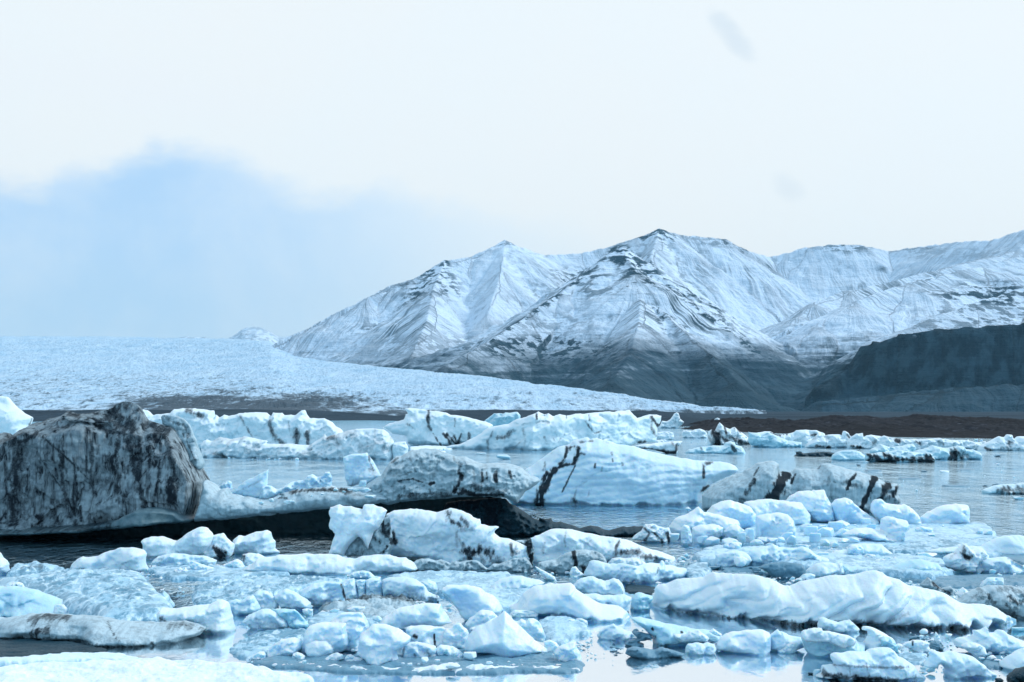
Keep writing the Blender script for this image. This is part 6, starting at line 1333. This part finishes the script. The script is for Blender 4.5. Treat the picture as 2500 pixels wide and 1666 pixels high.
ICE('ice_block', 'dark wet rubble around the foot of the thin upright splinter', BL, 8, '1575,1060 1590,1020 1620,1000 1665,1010 1690,1050 1680,1080 1620,1085', yb=1266 + 1085 / 3.36, style='slate', T=16, R=10, cell=9, fa=.9, step=1.3, seed=250)
ICE('iceberg', 'long ragged blue ice crust with raised fins at the lower right', 'iceberg', 8, '1785,1045 1800,1010 1850,978 1900,968 1945,958 1938,910 1975,920 2010,915 2030,900 2042,883 2045,920 2080,945 2125,935 2150,912 2185,915 2212,945 2290,980 2420,1040 2420,1130 2250,1120 2100,1110 1950,1080 1850,1070', yb=1266 + 1125 / 3.36,
    style='soft', T=50, R=24, cell=26, fa=.5, slope=.2, seed=251)
ICE('ice_block', 'smooth ear-shaped white block in front of the long ragged crust', BL, 8, '1838,1050 1870,1022 1930,1015 1985,1030 2030,1060 2045,1110 2020,1150 1980,1162 1930,1120 1870,1080', yb=1266 + 1166 / 3.36, style='white', T=20, R=16, seed=252)
ICE('iceberg', 'pale peaked iceberg cut by the right edge at the bottom corner', 'iceberg', 8, '2160,1215 2190,1170 2240,1130 2300,1100 2352,1070 2430,1050 2430,1260 2250,1255 2190,1245', yb=1266 + 1262 / 3.36, style='soft', T=40, R=26, seed=253, layers=(12, 1.5, .6))
ICE('iceberg', 'dark stony clump of ice in the very bottom right corner', 'iceberg', 8, '2205,1345 2220,1300 2260,1262 2310,1235 2352,1215 2430,1210 2430,1345', yb=1266 + 1345 / 3.36, style='glass', T=26, R=14, cell=12, fa=.8, seed=254)
FLOE('ice_floe', 'thin melting sheet linking the pieces at the lower right', 'ice floe', 8, '1300,1110 1400,1090 1550,1100 1570,1150 1500,1180 1380,1170 1310,1140', H=.05, style='slush', bumps=.03, ripple=.03)
FLOE('ice_floe', 'low grey-blue sheet of wet ice at the right edge under the ear-shaped block', 'ice floe', 8, '2000,1190 2050,1120 2150,1110 2250,1120 2400,1130 2400,1180 2250,1190 2150,1220 2060,1210', H=.06, style='slate', bumps=.03)
g = 'small pieces drifting in the dark strait below the wavy berg'
LB = ['dark wet scrap left of the thin upright splinter', 'little dark scrap between the split block and the splinter', 'pale scrap at the left tip of the layered bottom-edge berg', 'thin black scrap left of the layered bottom-edge berg',
      'blue scrap at the right edge above the ragged crust', 'thin black scrap between the see-through slab and the corner clump', 'white scrap just right of the see-through slab top', 'pale scrap between the ear-shaped block and the right edge']
for lb, (a, b, w_, h_, st) in zip(LB, [(1440, 990, 70, 24, 'slate'), (1570, 1000, 40, 14, 'slate'), (655, 1285, 60, 50, 'soft'), (600, 1275, 40, 14, 'glass'), (2300, 925, 120, 34, 'blue'), (2150, 1330, 60, 20, 'glass'), (2090, 1170, 80, 50, 'white'), (2260, 1070, 60, 50, 'soft')]):
    CHUNK('ice_scrap', lb, 'ice scrap', 1800 + a / 3.36, 1266 + b / 3.36 + 2, w_ / 3.36, h_ / 3.36, st, group=g)

# dark pool ice right of the lumpy mound
FLOE('ice_floe', 'dark wet ice flooring the pool left of the great wavy berg', 'ice floe', 7, '1080,560 1120,535 1250,540 1340,560 1350,590 1300,620 1180,610 1100,600', H=.04, style='glass', bumps=.03)

# ------------------------------------------------------------------ brash: uncountable crumbs between the bergs
def brash(name, label, areas, style, seed):
    rg = np.random.RandomState(seed)
    cos, fcs, base = [], [], 0
    protos = []
    for k in range(14):
        V, Fc = ico(2)
        N = rg.normal(size=(10, 3)); N /= np.linalg.norm(N, axis=1)[:, None]
        off = rg.uniform(.5, 1, 10)
        r = (off[None] / np.clip(V @ N.T, .05, None)); r = (r ** -12.).sum(1) ** (-1 / 12.)
        protos.append(np.clip(r, .2, 1.4)[:, None] * V)
    Fc = ico(2)[1]
    for (x0, x1, y0, y1, n, smin, smax) in areas:
        cxs = rg.uniform(x0, x1, (max(2, n // 14), 2)); 
        cen = [(rg.uniform(x0, x1), rg.uniform(y0, y1)) for _ in range(max(3, n // 10))]
        for _ in range(n):
            c = cen[rg.randint(len(cen))]
            px = c[0] + rg.normal() * (x1 - x0) * .06; py = c[1] + rg.normal() * (y1 - y0) * .09
            py = min(max(py, y0), y1)
            D = HC * F / (py - YH); m = D / F
            s = smin + (smax - smin) * rg.rand() ** 2.6
            P = protos[rg.randint(14)] * np.array([rg.uniform(.7, 1.5), rg.uniform(.7, 1.3), rg.uniform(.35, .8)]) * s * .5 * m
            a = rg.uniform(0, 6.28); ca, sa = math.cos(a), math.sin(a)
            P = np.stack([P[:, 0] * ca - P[:, 1] * sa, P[:, 0] * sa + P[:, 1] * ca, P[:, 2]], 1)
            P += np.array([(px - 1250) / F * D, D, .05 + .12 * s * m])
            cos.append(P); fcs.append(Fc + base); base += len(P)
    co = np.concatenate(cos); fc = np.concatenate(fcs)
    link(name, make_mesh(name, co, fc, M[style], {'dirt': np.zeros(len(co))}), None, label, 'brash ice', kind='stuff')
brash('brash_ice', 'loose white brash ice crumbs filling the gaps between the bergs', [
    (640, 1250, 1400, 1440, 90, 3, 12), (1330, 1640, 1385, 1470, 110, 3, 14), (1650, 2200, 1335, 1400, 190, 3, 16), (1900, 2490, 1375, 1430, 120, 3, 16), (2150, 2490, 1430, 1470, 60, 3, 14), (900, 1260, 1470, 1545, 120, 3, 16),
    (1400, 1560, 1540, 1600, 30, 3, 12), (2180, 2490, 1545, 1650, 110, 4, 20), (300, 640, 1385, 1410, 30, 3, 12), (560, 1000, 1475, 1530, 90, 3, 14), (560, 1420, 1600, 1630, 110, 3, 12), (1650, 2450, 1072, 1086, 160, 2, 9),
    (480, 960, 1118, 1124, 70, 2, 8), (930, 1300, 1085, 1100, 30, 2, 8), (1900, 2490, 1105, 1200, 30, 2, 6), (60, 520, 1395, 1470, 60, 2, 8), (1600, 1900, 1540, 1600, 40, 3, 14)], 'block', 5)
brash('brash_ice', 'dark wet brash ice crumbs in the slushy gaps', [
    (1640, 2200, 1395, 1430, 90, 3, 12), (2250, 2490, 1440, 1480, 40, 3, 12), (1420, 1560, 1545, 1600, 60, 3, 10), (2180, 2490, 1560, 1660, 60, 3, 14), (560, 1420, 1605, 1630, 60, 3, 8), (1300, 1560, 1300, 1312, 60, 3, 10)], 'slate', 6)
